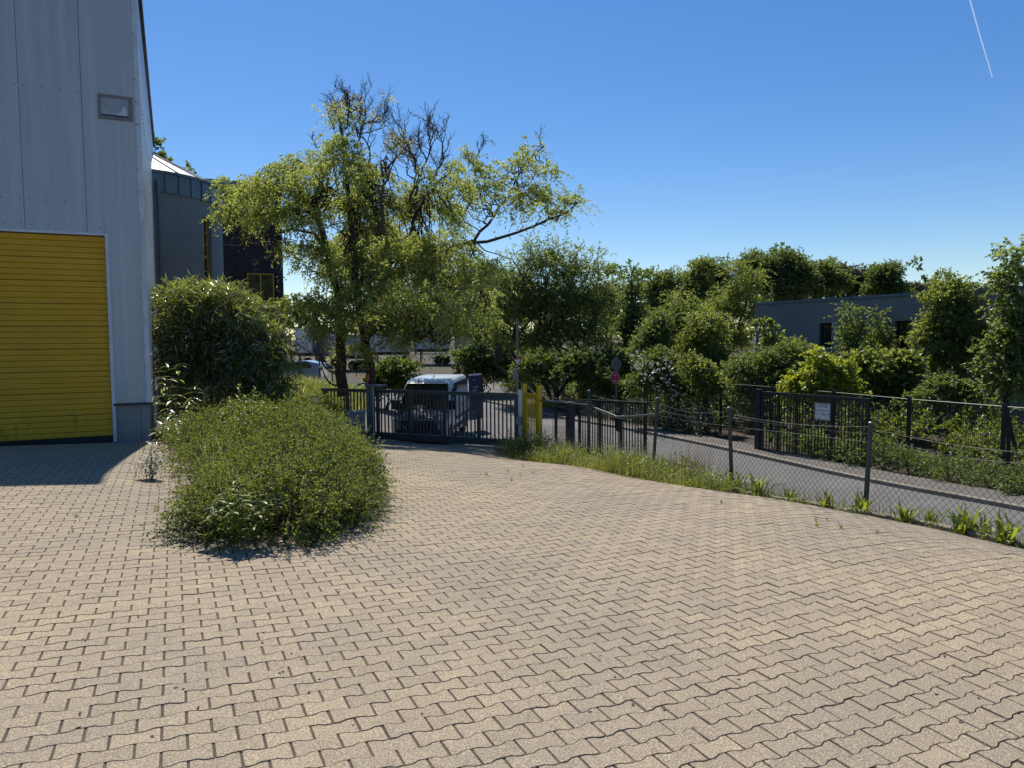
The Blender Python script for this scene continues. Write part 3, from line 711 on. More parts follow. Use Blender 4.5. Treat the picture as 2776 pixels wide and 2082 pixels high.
# guide portal, motor cabinet, beacon
P = on_plane(1000, 1140, GO + GN * .16, GN); pz = g1(P[0], P[1])
por = empty('gate_guide_post', (P[0], P[1], pz), 'grey guide portal holding the sliding gate beside the motor cabinet', 'gate post'); PO = np.array([P[0], P[1], pz])
ptop = on_plane(1000, 1050, P, GN)[2]
for s in (-.13, .0):
    b = MB(); c = PO * [1, 1, 0] + GD * s; b.obox(c + Z3 * (pz + ptop) / 2, GD * .045, GN * .045, Z3 * (ptop - pz) / 2); b.build('upright', M['steel_grey'], por, PO)
b = MB(); b.obox(PO * [1, 1, 0] + GD * -.16 - GN * .16 + Z3 * (ptop + .03), GD * .22, GN * .22, Z3 * .03); b.build('guide_head', M['steel_grey'], por, PO)
b = MB(); arc = [PO * [1, 1, 0] + GD * (.16 + .2 * math.cos(q)) + Z3 * (ptop - .02 + .13 * math.sin(q)) for q in np.linspace(.3, math.pi, 9)]; b.tube(arc, .03, 6); b.build('catch_hook', M['steel_grey'], por, PO)
b = MB(); b.tube([PO * [1, 1, 0] + GD * -.2 + GN * .06 + Z3 * z for z in (ptop, ptop - .4, ptop - .9, pz)], .012, 5); b.build('cable', M['trailer_white'], por, PO)
B0 = on_plane(996, 1040, P, GN)
bea = empty('beacon_lamp', (B0[0], B0[1], B0[2]), 'orange warning beacon on a short stem above the gate guide', 'warning lamp'); BO2 = np.array(B0)
b = MB(); b.tube([B0 - Z3 * .06, B0 + Z3 * .1], .022, 8); b.build('stem', M['steel_grey'], bea, BO2)
b = MB(); b.tube([B0 + Z3 * z for z in (.09, .1, .27, .31)], [.06, .058, .052, .03], 10); b.build('lens', M['beacon'], bea, BO2, smooth=True)
b = MB(); b.tube([B0 + Z3 * .075, B0 + Z3 * .1], .066, 10); b.build('collar', M['van_black'], bea, BO2)
C0 = on_plane(962, 1185, GO + GN * .6, GN); cz = g1(C0[0], C0[1])
cab = empty('motor_cabinet', (C0[0], C0[1], cz), 'grey gate motor cabinet with small warning stickers beside the shrub', 'cabinet'); CO = np.array([C0[0], C0[1], cz])
ct = at(962, 1119, C0[1])[2]
ca = U * .3; cb = W * .17
b = MB(); b.obox([C0[0], C0[1], (cz + ct) / 2], ca * .85, cb, Z3 * (ct - cz) / 2); b.build('housing', M['cabinet'], cab, CO)
b = MB(); b.obox([C0[0], C0[1], ct + .02], ca * .92, cb * 1.1, Z3 * .018); b.build('lid', M['cabinet'], cab, CO)
fc = np.array([C0[0], C0[1], 0]) + ca * .5 - cb * 1.03
b = MB(); q = fc + Z3 * (ct - .17); b.prism([q + U * -.03 - Z3 * .05, q + U * .03 - Z3 * .05, q + U * .012 + Z3 * .0, q + U * .0 + Z3 * .06, q - U * .012], -W * .004); fix_normals(b.build('warning_sticker', M['ink'], cab, CO))
b = MB(); b.obox(fc + Z3 * (ct - .3), U * .045, W * .003, Z3 * .012); b.build('type_plate', M['ink'], cab, CO)
# receiving post right
Q = at(1412, 1180, 18.4); qz = g1(Q[0], Q[1]); qt = at(1412, 1058, 18.4)[2]
rp = empty('gate_receiving_post', (Q[0], Q[1], qz), 'pale grey receiving post with a control box between gate and yellow wicket', 'gate post'); QO = np.array([Q[0], Q[1], qz])
b = MB(); b.obox([Q[0], Q[1], (qz + qt) / 2], (.065, 0, 0), (0, .065, 0), Z3 * (qt - qz) / 2); b.build('post', M['trim'], rp, QO)
b = MB(); b.obox([Q[0] - .05, Q[1] - .11, at(1410, 1142, 18.3)[2]], (.075, 0, 0), (0, .045, 0), Z3 * .1); b.build('control_box', M['steel_grey'], rp, QO)

# ------------------------------------------------------------------ yellow wicket gate in the fence line
FU = 8.12
def fence_pt(px, py=1250):
    d = ray(px, 915); # direction in plan meets the line u = FU
    t = FU / (d[:2] @ U[:2]); p = CAM + d * t; return np.array([p[0], p[1], 0.0]), float(p[:2] @ W[:2])
y1, wy1 = fence_pt(1461); y0, wy0 = fence_pt(1420)
wic = empty('yellow_wicket_gate', (y1[0], y1[1], g1(y1[0], y1[1])), 'bright yellow wicket gate of narrow bars between two square posts', 'gate'); YO = np.array([y1[0], y1[1], g1(y1[0], y1[1])])
yd = y0 - y1; yl = np.linalg.norm(yd); yd /= yl; yn = np.array([-yd[1], yd[0], 0])
yb = YO[2]; yt1 = at(1461, 1048, y1[1])[2]; yt0 = at(1420, 1041, y0[1])[2]
for p, t in ((y1, yt1), (y0, yt0)):
    b = MB(); b.obox(p + Z3 * (yb + t) / 2, yd * .055, yn * .055, Z3 * (t - yb) / 2); po = b.build('post', M['gate_yellow'], wic, YO)
    b = MB(); b.obox(p + Z3 * (t + .008), yd * .06, yn * .06, Z3 * .008); b.build('cap', M['gate_yellow'], po, YO)
tr = at(1440, 1068, (y0[1] + y1[1]) / 2)[2]
for z, h in ((tr - .04, .04), (yb + .2, .045)):
    b = MB(); b.obox((y0 + y1) / 2 + Z3 * z, yd * (yl / 2 - .06), yn * .025, Z3 * h); b.build('rail', M['gate_yellow'], wic, YO)
for q in (.1, yl - .1):
    b = MB(); b.obox(y1 + yd * q + Z3 * (tr + yb + .2) / 2, yd * .03, yn * .024, Z3 * ((tr - yb - .2) / 2 - .045)); b.build('stile', M['gate_yellow'], wic, YO)
for k in range(7):
    b = MB(); q = .1 + (yl - .2) * (k + 1) / 8; b.obox(y1 + yd * q + Z3 * (tr + yb + .2) / 2, yd * .011, yn * .009, Z3 * ((tr - yb - .2) / 2 - .045)); b.build('bar', M['gate_yellow'], wic, YO)
b = MB(); b.obox(y0 - yd * .12 + yn * -.05 + Z3 * (yb + .75), yd * .02, yn * .02, Z3 * .06); b.build('lock_box', M['van_black'], wic, YO)

# ------------------------------------------------------------------ chain-link fence with barbed wire along the yard edge
p0, w0_ = fence_pt(2357); 
fpost = [(2357, 2361, 1148, 1385, 10.8), (1991, 1977, 1107, 1345, None), (1771, 1783, 1081, 1300, None), (1597, 1597, 1061, 1272, None)]
fen = empty('chain_link_fence', (p0[0], p0[1], g1(p0[0], p0[1])), 'green chain-link fence with sagging barbed wire between yard and road', 'fence'); FO = np.array([p0[0], p0[1], g1(p0[0], p0[1])])
posts = []
for xb, xt, yt, yb_, _ in fpost:
    p, w_ = fence_pt(xb); zb = g1(p[0], p[1]); top = at(xt, yt, p[1]); base = np.array([p[0], p[1], zb])
    posts.append((w_, base, top))
w_last = posts[0][0] - 2.3                                                          # the next post stands just outside the frame
p = uw(FU, w_last); posts.insert(0, (w_last, np.array([p[0], p[1], g1(*p)]), np.array([p[0], p[1], g1(*p) + 1.12])))
for w_, ba, to in posts:
    b = MB(); b.tube([ba - Z3 * .2, ba + (to - ba) * .5, to], .031, 10, cap=True); po = b.build('post', M['post_green'], fen, FO, smooth=False)
    b = MB(); b.tube([to - Z3 * .012, to + Z3 * .01, to + Z3 * .016], [.035, .035, .026], 10); b.build('post_cap', M['rail_galv'], po, FO)
posts.append((wy1, YO + yn * 0, YO + Z3 * (yt1 - yb)))
# mesh, span by span: straight diagonal wires both ways
DI = .085; HM = .86
def mesh_span(pa, pb, dep):
    (wa, ba, ta), (wb, bb_, tb) = pa, pb; L = wb - wa; b = MB()
    lean_a = (ta - ba) / (ta - ba)[2]; lean_b = (tb - bb_) / (tb - bb_)[2]
    def P(x, h):
        k = x / L; base = ba * (1 - k) + bb_ * k; ln = lean_a * (1 - k) + lean_b * k
        topd = HM - dep * math.sin(math.pi * k) ** 1.5
        return base + ln * (.03 + h * topd) + U * (.012 * math.sin(x * 5 + h * 4))
    n = int(L / DI); dh = .5 * DI * 1.0 / (HM * .5 * 2)
    slope = 1.0 / 1.0
    for sgn in (1, -1):
        for k in range(-int(HM / DI) - 2, n + int(HM / DI) + 3):
            x0 = k * DI; pts = []
            for h in np.linspace(0, 1, 8):
                x = x0 + sgn * h * HM * .92
                if -1e-3 <= x <= L + 1e-3: pts.append(P(x, h))
            # clip at both ends
            if len(pts) >= 2: b.tube(pts, .0024, 3, cap=False)
    b.build('wire_mesh', M['wire_green'], fen, FO)['kind'] = 'stuff'
    return P
def strand(pts, name, mat, r=.002, barbs=True):
    b = MB(); pts = np.array(pts); d = np.linalg.norm(np.diff(pts, axis=0), axis=1); c = np.concatenate([[0], np.cumsum(d)])
    s = np.arange(0, c[-1], .05); q = np.stack([np.interp(s, c, pts[:, i]) for i in range(3)], -1)
    q[:, 2] += .003 * np.sin(s * 70); b.tube(q, r, 4)
    if barbs:
        x = .06
        while x < c[-1]:
            p = np.array([np.interp(x, c, pts[:, i]) for i in range(3)])
            for _ in range(2):
                v = rng.normal(0, 1, 3); v /= np.linalg.norm(v); b.tube([p - v * .016, p + v * .016], .0018, 3)
            x += .14
    return b.build(name, mat, fen, FO)
def sag(pa, pb, d, n=14): return [pa + (pb - pa) * k - Z3 * d * math.sin(math.pi * k) for k in np.linspace(0, 1, n)]
SP = []
for i in range(len(posts) - 1):
    SP.append(mesh_span(posts[i], posts[i + 1], (.0, .0, .04, .2, .03)[i]))
def wire_pt(i, f): w_, ba, to = posts[i]; return ba + (to - ba) * f
# strands: (post fractions a -> b, sag)
for i, lst in enumerate([[(.94, .94, .05), (.86, .88, .1), (.78, .8, .0)], [(.96, .93, .06), (.885, .90, .03), (.80, .79, .0)], [(.96, .95, .1), (.90, .87, .07), (.79, .80, .02)], [(.96, .95, .06), (.8, .82, .18)]]):
    for a, c, d in lst: strand(sag(wire_pt(i, a), wire_pt(i + 1, c), d), 'barbed_wire', M['wire_galv'])
e4, e5 = wire_pt(4, .93), wire_pt(5, .93)
strand([e5, e5 + (e4 - e5) * .25 - Z3 * .12, e5 + (e4 - e5) * .55 - Z3 * .1, e5 + (e4 - e5) * .8 - Z3 * .12, e4 - Z3 * .12, e4 - Z3 * .2], 'barbed_wire', M['wire_galv'])
strand([e5 - Z3 * .1, e5 + (e4 - e5) * .3 - Z3 * .26, e5 + (e4 - e5) * .42 - Z3 * .30, e5 + (e4 - e5) * .7 - Z3 * .25, e4 - Z3 * .24], 'barbed_wire', M['wire_galv'])
# tubular top rail: straight near the wicket, kinked down between the next two posts
ra = at(1461, 1086, posts[5][1][1]); rb_ = at(1597, 1099, posts[4][1][1]); rc = at(1672, 1131, (posts[4][1][1] + posts[3][1][1]) / 2); rc2 = at(1700, 1131, (posts[4][1][1] * .4 + posts[3][1][1] * .6)); rdp = at(1778, 1124, posts[3][1][1])
b = MB(); b.tube([ra, rb_], .019, 8); b.build('top_rail', M['rail_galv'], fen, FO)
b = MB(); b.tube([rb_ - Z3 * .02, rb_ * .75 + rc * .25 - Z3 * .012, rb_ * .3 + rc * .7, rc, rc2, rc2 * .5 + rdp * .5, rdp], .02, 8); b.build('bent_top_rail', M['rail_galv'], fen, FO)['label'] = 'top rail kinked down in the middle'

# ------------------------------------------------------------------ dark leaning gate leaf, wide post and rod-mesh panel by the road
def bar_gate(name, label, A0, A1, za, zb, ta, tb, nbar, mat, rail=.06, bot=.1, wide=(), group=None, post=None):
    A0 = np.array([A0[0], A0[1], 0.0]); A1 = np.array([A1[0], A1[1], 0.0]); d = A1 - A0; L = np.linalg.norm(d); d /= L; nn = np.array([-d[1], d[0], 0])
    root = empty(name, (A0[0], A0[1], za), label, 'gate', group); O = np.array([A0[0], A0[1], za])
    bt = lambda s: za + (zb - za) * s / L; tp = lambda s: ta + (tb - ta) * s / L
    def slab(b, s0, s1, f0, f1, hw): return b.loft([[A0 + d * s + nn * x + Z3 * z for x, z in ((-hw, f0(s)), (hw, f0(s)), (hw, f1(s)), (-hw, f1(s)))] for s in (s0, s1)])
    b = MB(); slab(b, 0, L, lambda s: tp(s) - rail, tp, .03); fix_normals(b.build('top_rail', mat, root, O))
    b = MB(); slab(b, 0, L, bt, lambda s: bt(s) + bot, .032); fix_normals(b.build('bottom_rail', mat, root, O))
    for s0, w_ in ((0, .09), (L - .09, .09)):
        b = MB(); slab(b, s0, s0 + w_, lambda s: bt(s) + bot + .002, lambda s: tp(s) - rail - .002, .03); fix_normals(b.build('stile', mat, root, O))
    for k in range(1, nbar):
        s = .09 + (L - .18) * k / nbar; w_ = .04 if k in wide else .014
        b = MB(); slab(b, s - w_, s + w_, lambda q: bt(s) + bot, lambda q: tp(s) - rail, w_ * .8); fix_normals(b.build('bar', mat, root, O))
    return root, O, A0, d, nn, L, bt, tp
a0 = at(1569, 1150, 21.6); a1 = at(1752, 1160, 18.9)
rt_ = bar_gate('bar_gate_leaf', 'dark open gate leaf of close bars standing behind the kinked fence rail', a0, a1, -1.88, -1.86, at(1569, 1083, 21.6)[2], at(1752, 1092, 18.9)[2], 24, M['gate_dark'], wide=(8, 16))
b = MB(); c = at(1672, 1140, 20.1); q = []
for k in range(13):
    an = math.pi * k / 12; q.append(c + rt_[3] * .16 * math.cos(an) + rt_[4] * .05 - Z3 * (.18 + .16 * math.sin(an)))
b.prism([c + rt_[3] * -.16 + rt_[4] * .05 + Z3 * .2, c + rt_[3] * .16 + rt_[4] * .05 + Z3 * .2] + q, rt_[4] * .012); fix_normals(b.build('round_ended_plate', M['gate_dark'], rt_[0], rt_[1]))
wpx = at(1546, 1150, 22.0); wz = g1(wpx[0], wpx[1])
wp = empty('wide_gate_post', (wpx[0], wpx[1], wz), 'wide dark square gate post left of the open gate leaf', 'gate post'); WO = np.array([wpx[0], wpx[1], wz]); tz = at(1546, 1092, 22.0)[2]
b = MB(); b.obox([wpx[0], wpx[1], (wz + tz) / 2 - .1], U * .105, W * .105, Z3 * ((tz - wz) / 2 + .1)); b.build('shaft', M['gate_dark'], wp, WO)
b = MB(); b.obox([wpx[0], wpx[1], tz + .01], U * .112, W * .112, Z3 * .01); b.build('cap', M['gate_dark'], wp, WO)

def rod_fence(name, label, pts, post_at, h, mat, group=None):
    """rod-mesh fence: pts plan points; vertical rods every 5 cm, double horizontals every 20 cm"""
    pts = [np.array([p[0], p[1], 0.0]) for p in pts]; O = np.array([pts[0][0], pts[0][1], g1(pts[0][0], pts[0][1])])
    root = empty(name, O, label, 'fence', group)
    for a, c in zip(pts[:-1], pts[1:]):
        L = np.linalg.norm(c - a); d = (c - a) / L; nn = np.array([-d[1], d[0], 0]); za, zc = g1(a[0], a[1]) + .06, g1(c[0], c[1]) + .06
        b = MB()
        for k in range(int(L / .05) + 1):
            p = a + d * k * .05; z = za + (zc - za) * k * .05 / L
            b.obox(p + Z3 * (z + h / 2), d * .0028, nn * .0028, Z3 * h / 2)
        r_o = b.build('vertical_rods', mat, root, O); r_o['kind'] = 'stuff'
        nh = int(round(h / .2))
        for k in range(nh + 1):
            b = MB(); zz = h * k / nh
            b.tube([a + nn * .008 + Z3 * (za + zz), c + nn * .008 + Z3 * (zc + zz)], .0045 if k < nh else .009, 4); b.build('horizontal_rod', mat, root, O)
    for p in post_at:
        z = g1(p[0], p[1]); b = MB(); b.obox([p[0], p[1], z + h / 2], U * .03 - 0, W * .045, Z3 * (h / 2 + .1)); po = b.build('post', M['gate_dark'], root, O)
        b = MB(); b.obox([p[0], p[1], z + h + .112], U * .034, W * .049, Z3 * .008); b.build('post_cap', M['gate_dark'], po, O)
    return root
ra_ = at(1498, 1150, 22.7); rb2 = at(1534, 1150, 22.2); rcc = at(1507, 1150, 22.55)
rod_fence('rod_fence_panel', 'short dark rod-mesh fence piece between wicket and wide gate post', [ra_, rb2], [rcc], at(1515, 1094, 22.4)[2] - g1(ra_[0], ra_[1]), M['wire_green'])
fpx = [2470, 2730]
def u_line(px, u): d = ray(px, 915); t = u / (d[:2] @ U[:2]); return (CAM + d * t)[:2]
fa, fb = u_line(2470, 18.5), u_line(2730, 18.5); sp_ = float((fa - fb) @ W[:2])
wA = float(fa @ W[:2]); ws_ = [wA + sp_ * k for k in range(-3, 5)]
rod_fence('rod_mesh_fence', 'long dark green rod-mesh fence on the far side of the road', [uw(18.5, w) for w in ws_], [uw(18.5, w) for w in ws_], 1.76, M['wire_green'])

# far gate standing open with its notice board
f0 = at(2063, 1150, 22.0); f1 = at(2357, 1150, 19.5)
fg = bar_gate('far_bar_gate', 'dark bar gate with a white notice standing open across the road', f0, f1, at(2063, 1236, 22.0)[2] + .03, at(2357, 1281, 19.5)[2] + .05, at(2063, 1062, 22)[2], at(2357, 1082, 19.5)[2], 32, M['gate_dark'], rail=.09, bot=.2, wide=(5, 11, 22))
gp0 = f0 - fg[3] * .09
b = MB(); zb0 = at(2063, 1238, 22.0)[2]; tz = at(2062, 1059, 22.0)[2]; b.obox([gp0[0], gp0[1], (zb0 + tz) / 2], fg[3] * .08, fg[4] * .08, Z3 * (tz - zb0) / 2 * 1.0)
gpo = empty('far_gate_post', (gp0[0], gp0[1], zb0), 'thick dark hinge post at the left end of the far gate', 'gate post')
b.build('shaft', M['gate_dark'], gpo, (gp0[0], gp0[1], zb0))
b = MB(); b.obox([gp0[0], gp0[1], tz + .012], fg[3] * .086, fg[4] * .086, Z3 * .01); b.build('cap', M['gate_dark'], gpo, (gp0[0], gp0[1], zb0))
sn = -fg[4] if fg[4][1] > 0 else fg[4]                                             # towards the camera
sc = on_plane(2230, 1117, np.array([f0[0], f0[1], 0]) + sn * .05, fg[4]); sd_ = fg[3]
sw2 = abs(float((on_plane(2251, 1117, sc, fg[4]) - on_plane(2209, 1117, sc, fg[4])) @ sd_)) / 2; sh2 = (at(2230, 1094, sc[1])[2] - at(2230, 1140, sc[1])[2]) / 2
sgn = empty('notice_board', sc, 'white notice board with a ladder truck pictogram hung on the far gate', 'sign')
def sbox(b, x0, x1, z0, z1, n0, n1): return b.obox(sc + sd_ * (x0 + x1) / 2 + Z3 * (z0 + z1) / 2 + sn * (n0 + n1) / 2, sd_ * (x1 - x0) / 2, sn * (n1 - n0) / 2, Z3 * (z1 - z0) / 2)
b = MB(); sbox(b, -sw2, sw2, -sh2, sh2, 0, .008); b.build('plate', M['white_sign'], sgn, sc)
b = MB()
for q in ((-sw2, sw2, sh2 - .022, sh2), (-sw2, sw2, -sh2, -sh2 + .022), (-sw2, -sw2 + .022, -sh2 + .022, sh2 - .022), (sw2 - .022, sw2, -sh2 + .022, sh2 - .022)): sbox(b, *q, .0085, .016)
b.build('edge', M['sign_frame'], sgn, sc)
def text(body, size, c, xdir, ndir, mat, parent, origin, name='lettering', align='LEFT', sx=1.0):
    cu = bpy.data.curves.new(name, 'FONT'); cu.body = body; cu.size = size; cu.extrude = .0008; cu.align_x = align
    cu.resolution_u = 3; cu.materials.append(mat)
    tmp = bpy.data.objects.new(name, cu); COL.objects.link(tmp)
    me = bpy.data.meshes.new_from_object(tmp); bpy.data.objects.remove(tmp)
    o = bpy.data.objects.new(name, me); link(o, parent)
    x = Vector(xdir).normalized(); z = Vector(ndir).normalized(); y = z.cross(x)
    c = Vector(c) - Vector(origin)
    o.matrix_local = Matrix([[x[i] * sx, y[i], z[i], c[i]] for i in range(3)] + [[0, 0, 0, 1]]); return o
rx = sd_ if (np.cross(sd_, Z3) @ sn) > 0 else -sd_
tx = rx
text('F\u00dcR DIE', .085, sc + tx * (-.16) + Z3 * .12 + sn * .01, tx, sn, M['ink'], sgn, sc)
text('FREIHALTEN', .062, sc + tx * (-.05) + Z3 * (-.1) + sn * .01, tx, sn, M['ink'], sgn, sc, sx=.8)
for z, a, c in ((.2, -.12, sw2 - .06), (.03, -.16, sw2 - .06)):
    b = MB(); b.obox(sc + tx * (a + c) / 2 + Z3 * z + sn * .009, tx * (c - a) / 2, sn * .0006, Z3 * .028); b.build('faded_line', M['ink_faded'], sgn, sc)
b = MB()
for (x, z, w_, h) in ((-.24, -.235, .05, .03), (-.15, -.25, .06, .016), (-.09, -.235, .035, .028)): b.obox(sc + tx * x + Z3 * z + sn * .0095, tx * w_, sn * .0008, Z3 * h)
for x in (-.25, -.12): b.tube([sc + tx * x + Z3 * -.27 + sn * .009, sc + tx * x + Z3 * -.27 + sn * .0105], .02, 8)
b.build('truck_pictogram', M['ink'], sgn, sc)
b = MB(); b.tube([sc + tx * -.1 + Z3 * -.21 + sn * .01, sc + tx * -.26 + Z3 * .22 + sn * .01], .003, 4); b.build('ladder_pictogram', M['ink'], sgn, sc)

# ------------------------------------------------------------------ traffic signs
def pole(root, O, x, y, z0, z1, r=.03):
    b = MB(); b.tube([(x, y, z0), (x, y, z1)], r, 8); return b.build('pole', M['steel_grey'], root, O)
Yp = at(1403, 980, 33.0); yz = g1(Yp[0], Yp[1])
ysg = empty('yield_sign', (Yp[0], Yp[1], yz), 'red and white yield triangle on a tall pole before dark shrubs', 'traffic sign'); YO2 = np.array([Yp[0], Yp[1], yz])
pole(ysg, YO2, Yp[0], Yp[1], yz - .3, at(1403, 862, 33)[2], .045)
def tri(c, r, y): return [c + np.array([r * math.sin(q), y, r * math.cos(q)]) for q in (math.pi, math.pi / 3, -math.pi / 3)]
c = at(1403, 978, 32.93); r_ = 25 / F * 33 / math.sqrt(3)
b = MB(); b.prism(tri(c, r_, 0), (0, .012, 0)); fix_normals(b.build('red_triangle', M['red'], ysg, YO2))
b = MB(); b.prism(tri(c, r_ * .68, -.006), (0, .004, 0)); fix_normals(b.build('white_triangle', M['white_sign'], ysg, YO2))
b = MB(); cb_ = at(1397, 1012, 32.95); b.obox(cb_, (.12, 0, 0), (0, .05, 0), (0, 0, .2)); b.build('junction_box', M['steel_grey'], ysg, YO2)
N0 = at(1671, 1020, 31.5); nz = g1(N0[0], N0[1])
nsg = empty('no_stopping_sign', (N0[0], N0[1], nz), 'round red and blue no stopping sign with two arrows below a grey sign back', 'traffic sign'); NO = np.array([N0[0], N0[1], nz])
pole(nsg, NO, N0[0], N0[1], nz - .3, at(1672, 964, 31.5)[2], .034)
yaw = math.radians(-54); sxv = np.array([math.cos(yaw), math.sin(yaw), 0]); syv = np.array([math.sin(yaw), -math.cos(yaw), 0])
if syv[1] > 0: syv = -syv
c = at(1670.5, 1023, 31.5) + syv * .045; R_ = 17.5 / F * 31.5
def disc(c, r, n0, n1, ax, nv, n=24, a0=0, a1=2 * math.pi):
    b = MB(); b.prism([c + ax * r * math.cos(q) + Z3 * r * math.sin(q) + nv * n0 for q in np.linspace(a0, a1, n, endpoint=False)], nv * (n1 - n0)); return b
fix_normals(disc(c, R_, 0, .004, sxv, syv).build('white_edge', M['white_sign'], nsg, NO))
fix_normals(disc(c, R_ * .96, .0045, .006, sxv, syv).build('red_ring', M['red'], nsg, NO))
b = MB()
for q0 in range(4):
    qc = q0 * math.pi / 2; r1 = R_ * .66
    b.prism([c + syv * .0065 + sxv * .11 * math.cos(qc) * R_ / .28 + Z3 * .11 * math.sin(qc) * R_ / .28] + [c + syv * .0065 + sxv * r1 * math.cos(q) + Z3 * r1 * math.sin(q) for q in np.linspace(qc - .55, qc + .55, 6)], syv * .001)
fix_normals(b.build('blue_field', M['blue'], nsg, NO))
for zc, s in ((R_ * .45, 1), (-R_ * .5, -1)):
    b = MB(); q = c + Z3 * zc + syv * .009
    b.prism([q + sxv * x * s * R_ + Z3 * z * R_ for x, z in ((-.3, -.05), (.08, -.05), (.08, -.17), (.34, 0), (.08, .17), (.08, .05), (-.3, .05))], syv * .001); fix_normals(b.build('white_arrow', M['white_sign'], nsg, NO))
c2 = at(1671, 987, 31.5) + np.array([0, .05, 0]); b = MB(); r2 = 16 / F * 31.5
b.prism([c2 + np.array([r2 * math.cos(q) * .95, 0, r2 * 1.15 * math.sin(q)]) for q in np.arange(8) * math.pi / 4 + math.pi / 8], (0, .004, 0)); fix_normals(b.build('sign_back', M['sign_back'], nsg, NO))
for z in (.16, -.16):
    b = MB(); b.obox(c2 + Z3 * z - np.array([0, .03, 0]), (.12, 0, 0), (0, .012, 0), (0, 0, .02)); b.build('clamp', M['steel_grey'], nsg, NO)

# ------------------------------------------------------------------ delivery van behind the gate
VX0 = at(1133, 1100, 22.7); vz = at(1205, 1202, 23.6)[2]
vrot = math.atan2(-.10, 1.0)
vcx = VX0[0]; van = empty('delivery_van', (vcx, 22.7, vz), 'white and navy delivery van with a rear door open behind the gate', 'van', rz=-math.atan(.10) * 1.0); van.scale = (.93, .9, .9)
def ring(y, hw, zb, zt, top_in, r=.12, sill=.0):
    """rounded cross-section, wider at the waist; points run around"""
    zw = min(zt - .05, 1.15)
    return [(-hw * .93, y, zb), (hw * .93, y, zb), (hw, y, zb + .12), (hw, y, zw), (hw - top_in, y, zt - r), (hw - top_in - r * .35, y, zt - r * .3), (hw - top_in - r, y, zt), (-(hw - top_in - r), y, zt), (-(hw - top_in - r * .35), y, zt - r * .3), (-(hw - top_in), y, zt - r), (-hw, y, zw), (-hw, y, zb + .12)]
HWV = .96
b = MB()
b.loft([ring(.06, .84, .3, .92, .06), ring(.0 + .16, .92, .27, 1.0, .05), ring(.5, HWV, .25, 1.1, .05), ring(.82, HWV, .25, 1.2, .05), ring(1.0, HWV, .25, 1.36, .07), ring(1.62, HWV, .25, 2.1, .09, .16), ring(1.82, HWV, .25, 2.24, .085, .16), ring(2.1, HWV, .25, 2.33, .08, .14), ring(3.6, HWV, .25, 2.38, .08, .13), ring(5.0, HWV, .27, 2.37, .08, .13), ring(5.25, HWV - .02, .3, 2.3, .09, .13)])
fix_normals(b.build('body', M['van_white'], van, smooth=True))
van.children[0].data.polygons.foreach_set('use_smooth', [False] * len(van.children[0].data.polygons))
b = MB(); b.loft([[(x, y, z) for x, z in zip((-w, -w * .6, 0, w * .6, w), (z0 - .02, z0 + .045, z0 + .06, z0 + .045, z0 - .02))] for y, z0, w in ((.13, .98, .8), (.3, 1.06, .86), (.55, 1.135, .88), (.82, 1.225, .88))], closed=False, caps=False); b.build('bonnet', M['van_navy'], van, smooth=True)
b = MB(); ws = [(-.84, 1.0, 1.385), (.84, 1.0, 1.385), (.77, 1.60, 2.1), (.68, 1.64, 2.14), (-.68, 1.64, 2.14), (-.77, 1.60, 2.1)]
b.prism([(x, y - .03, z + .03) for x, y, z in ws], (0, .02, -.02)); fix_normals(b.build('windscreen', M['glass'], van))
b = MB(); b.prism([(-.86, .80, 1.24), (.86, .80, 1.24), (.86, 1.0, 1.40), (-.86, 1.0, 1.40)], (0, -.02, .02)); fix_normals(b.build('scuttle', M['van_black'], van))
for x0 in (-.55, .15):
    b = MB(); b.tube([(x0, .93, 1.39), (x0 + .5, 1.06, 1.5)], .012, 4); b.build('wiper', M['van_black'], van)
b = MB(); b.box((-.62, -.0, .62), (.62, .1, .95)); b.build('grille', M['van_black'], van)
for z in (.9, .82):
    b = MB(); b.box((-.5, -.018, z - .01), (.5, -.002, z + .012)); b.build('grille_bar', M['chrome'] if z > .85 else M['van_black'], van)
b = MB(); b.tube([(0, -.03, .9), (0, -.005, .9)], .075, 14); b.build('badge', M['chrome'], van)
b = MB(); b.loft([[(-.9, .16, z0), (-.72, .0, z0), (0, -.06, z0), (.72, .0, z0), (.9, .16, z0), (.9, .3, z0), (-.9, .3, z0)] for z0 in (.24, .45, .62)]); fix_normals(b.build('bumper', M['van_black'], van))
b = MB(); b.tube([(-.62, -.03, .82), (-.5, -.03, .78), (-.36, -.075, .5), (-.25, -.08, .46), (.25, -.08, .46), (.36, -.075, .5), (.5, -.03, .78), (.66, -.0, .82)], .008, 5); b.build('grille_trim', M['chrome'], van)
for s in (-1, 1):
    b = MB(); b.loft([[(s * .6, .01, .78), (s * .6, -.01, .9), (s * .62, .05, .98)], [(s * .78, .06, .80), (s * .8, .05, .96), (s * .8, .11, 1.03)], [(s * .91, .22, .86), (s * .92, .22, 1.0), (s * .9, .26, 1.08)]], closed=False, caps=False); b.build('headlight', M['lens'], van)
    b = MB(); b.box((s * 1.0 - .14, .95, 1.25), (s * 1.0 + .14, 1.07, 1.58)); mi = b.build('mirror', M['van_black'], van)
    b = MB(); b.tube([(s * .9, 1.1, 1.35), (s * 1.0, 1.02, 1.38)], .025, 5); b.build('mirror_arm', M['van_black'], mi)
b = MB(); b.box((-.26, -.1, .34), (.26, -.085, .45)); pl_ = b.build('number_plate', M['white_sign'], van)
b = MB(); b.box((-.26, -.103, .34), (-.215, -.1005, .45)); b.build('plate_band', M['blue'], pl_)
text('E SH 273', .1, (-.2, -.102, .36), (1, 0, 0), (0, -1, 0), M['ink'], pl_, (0, 0, 0), sx=.85)
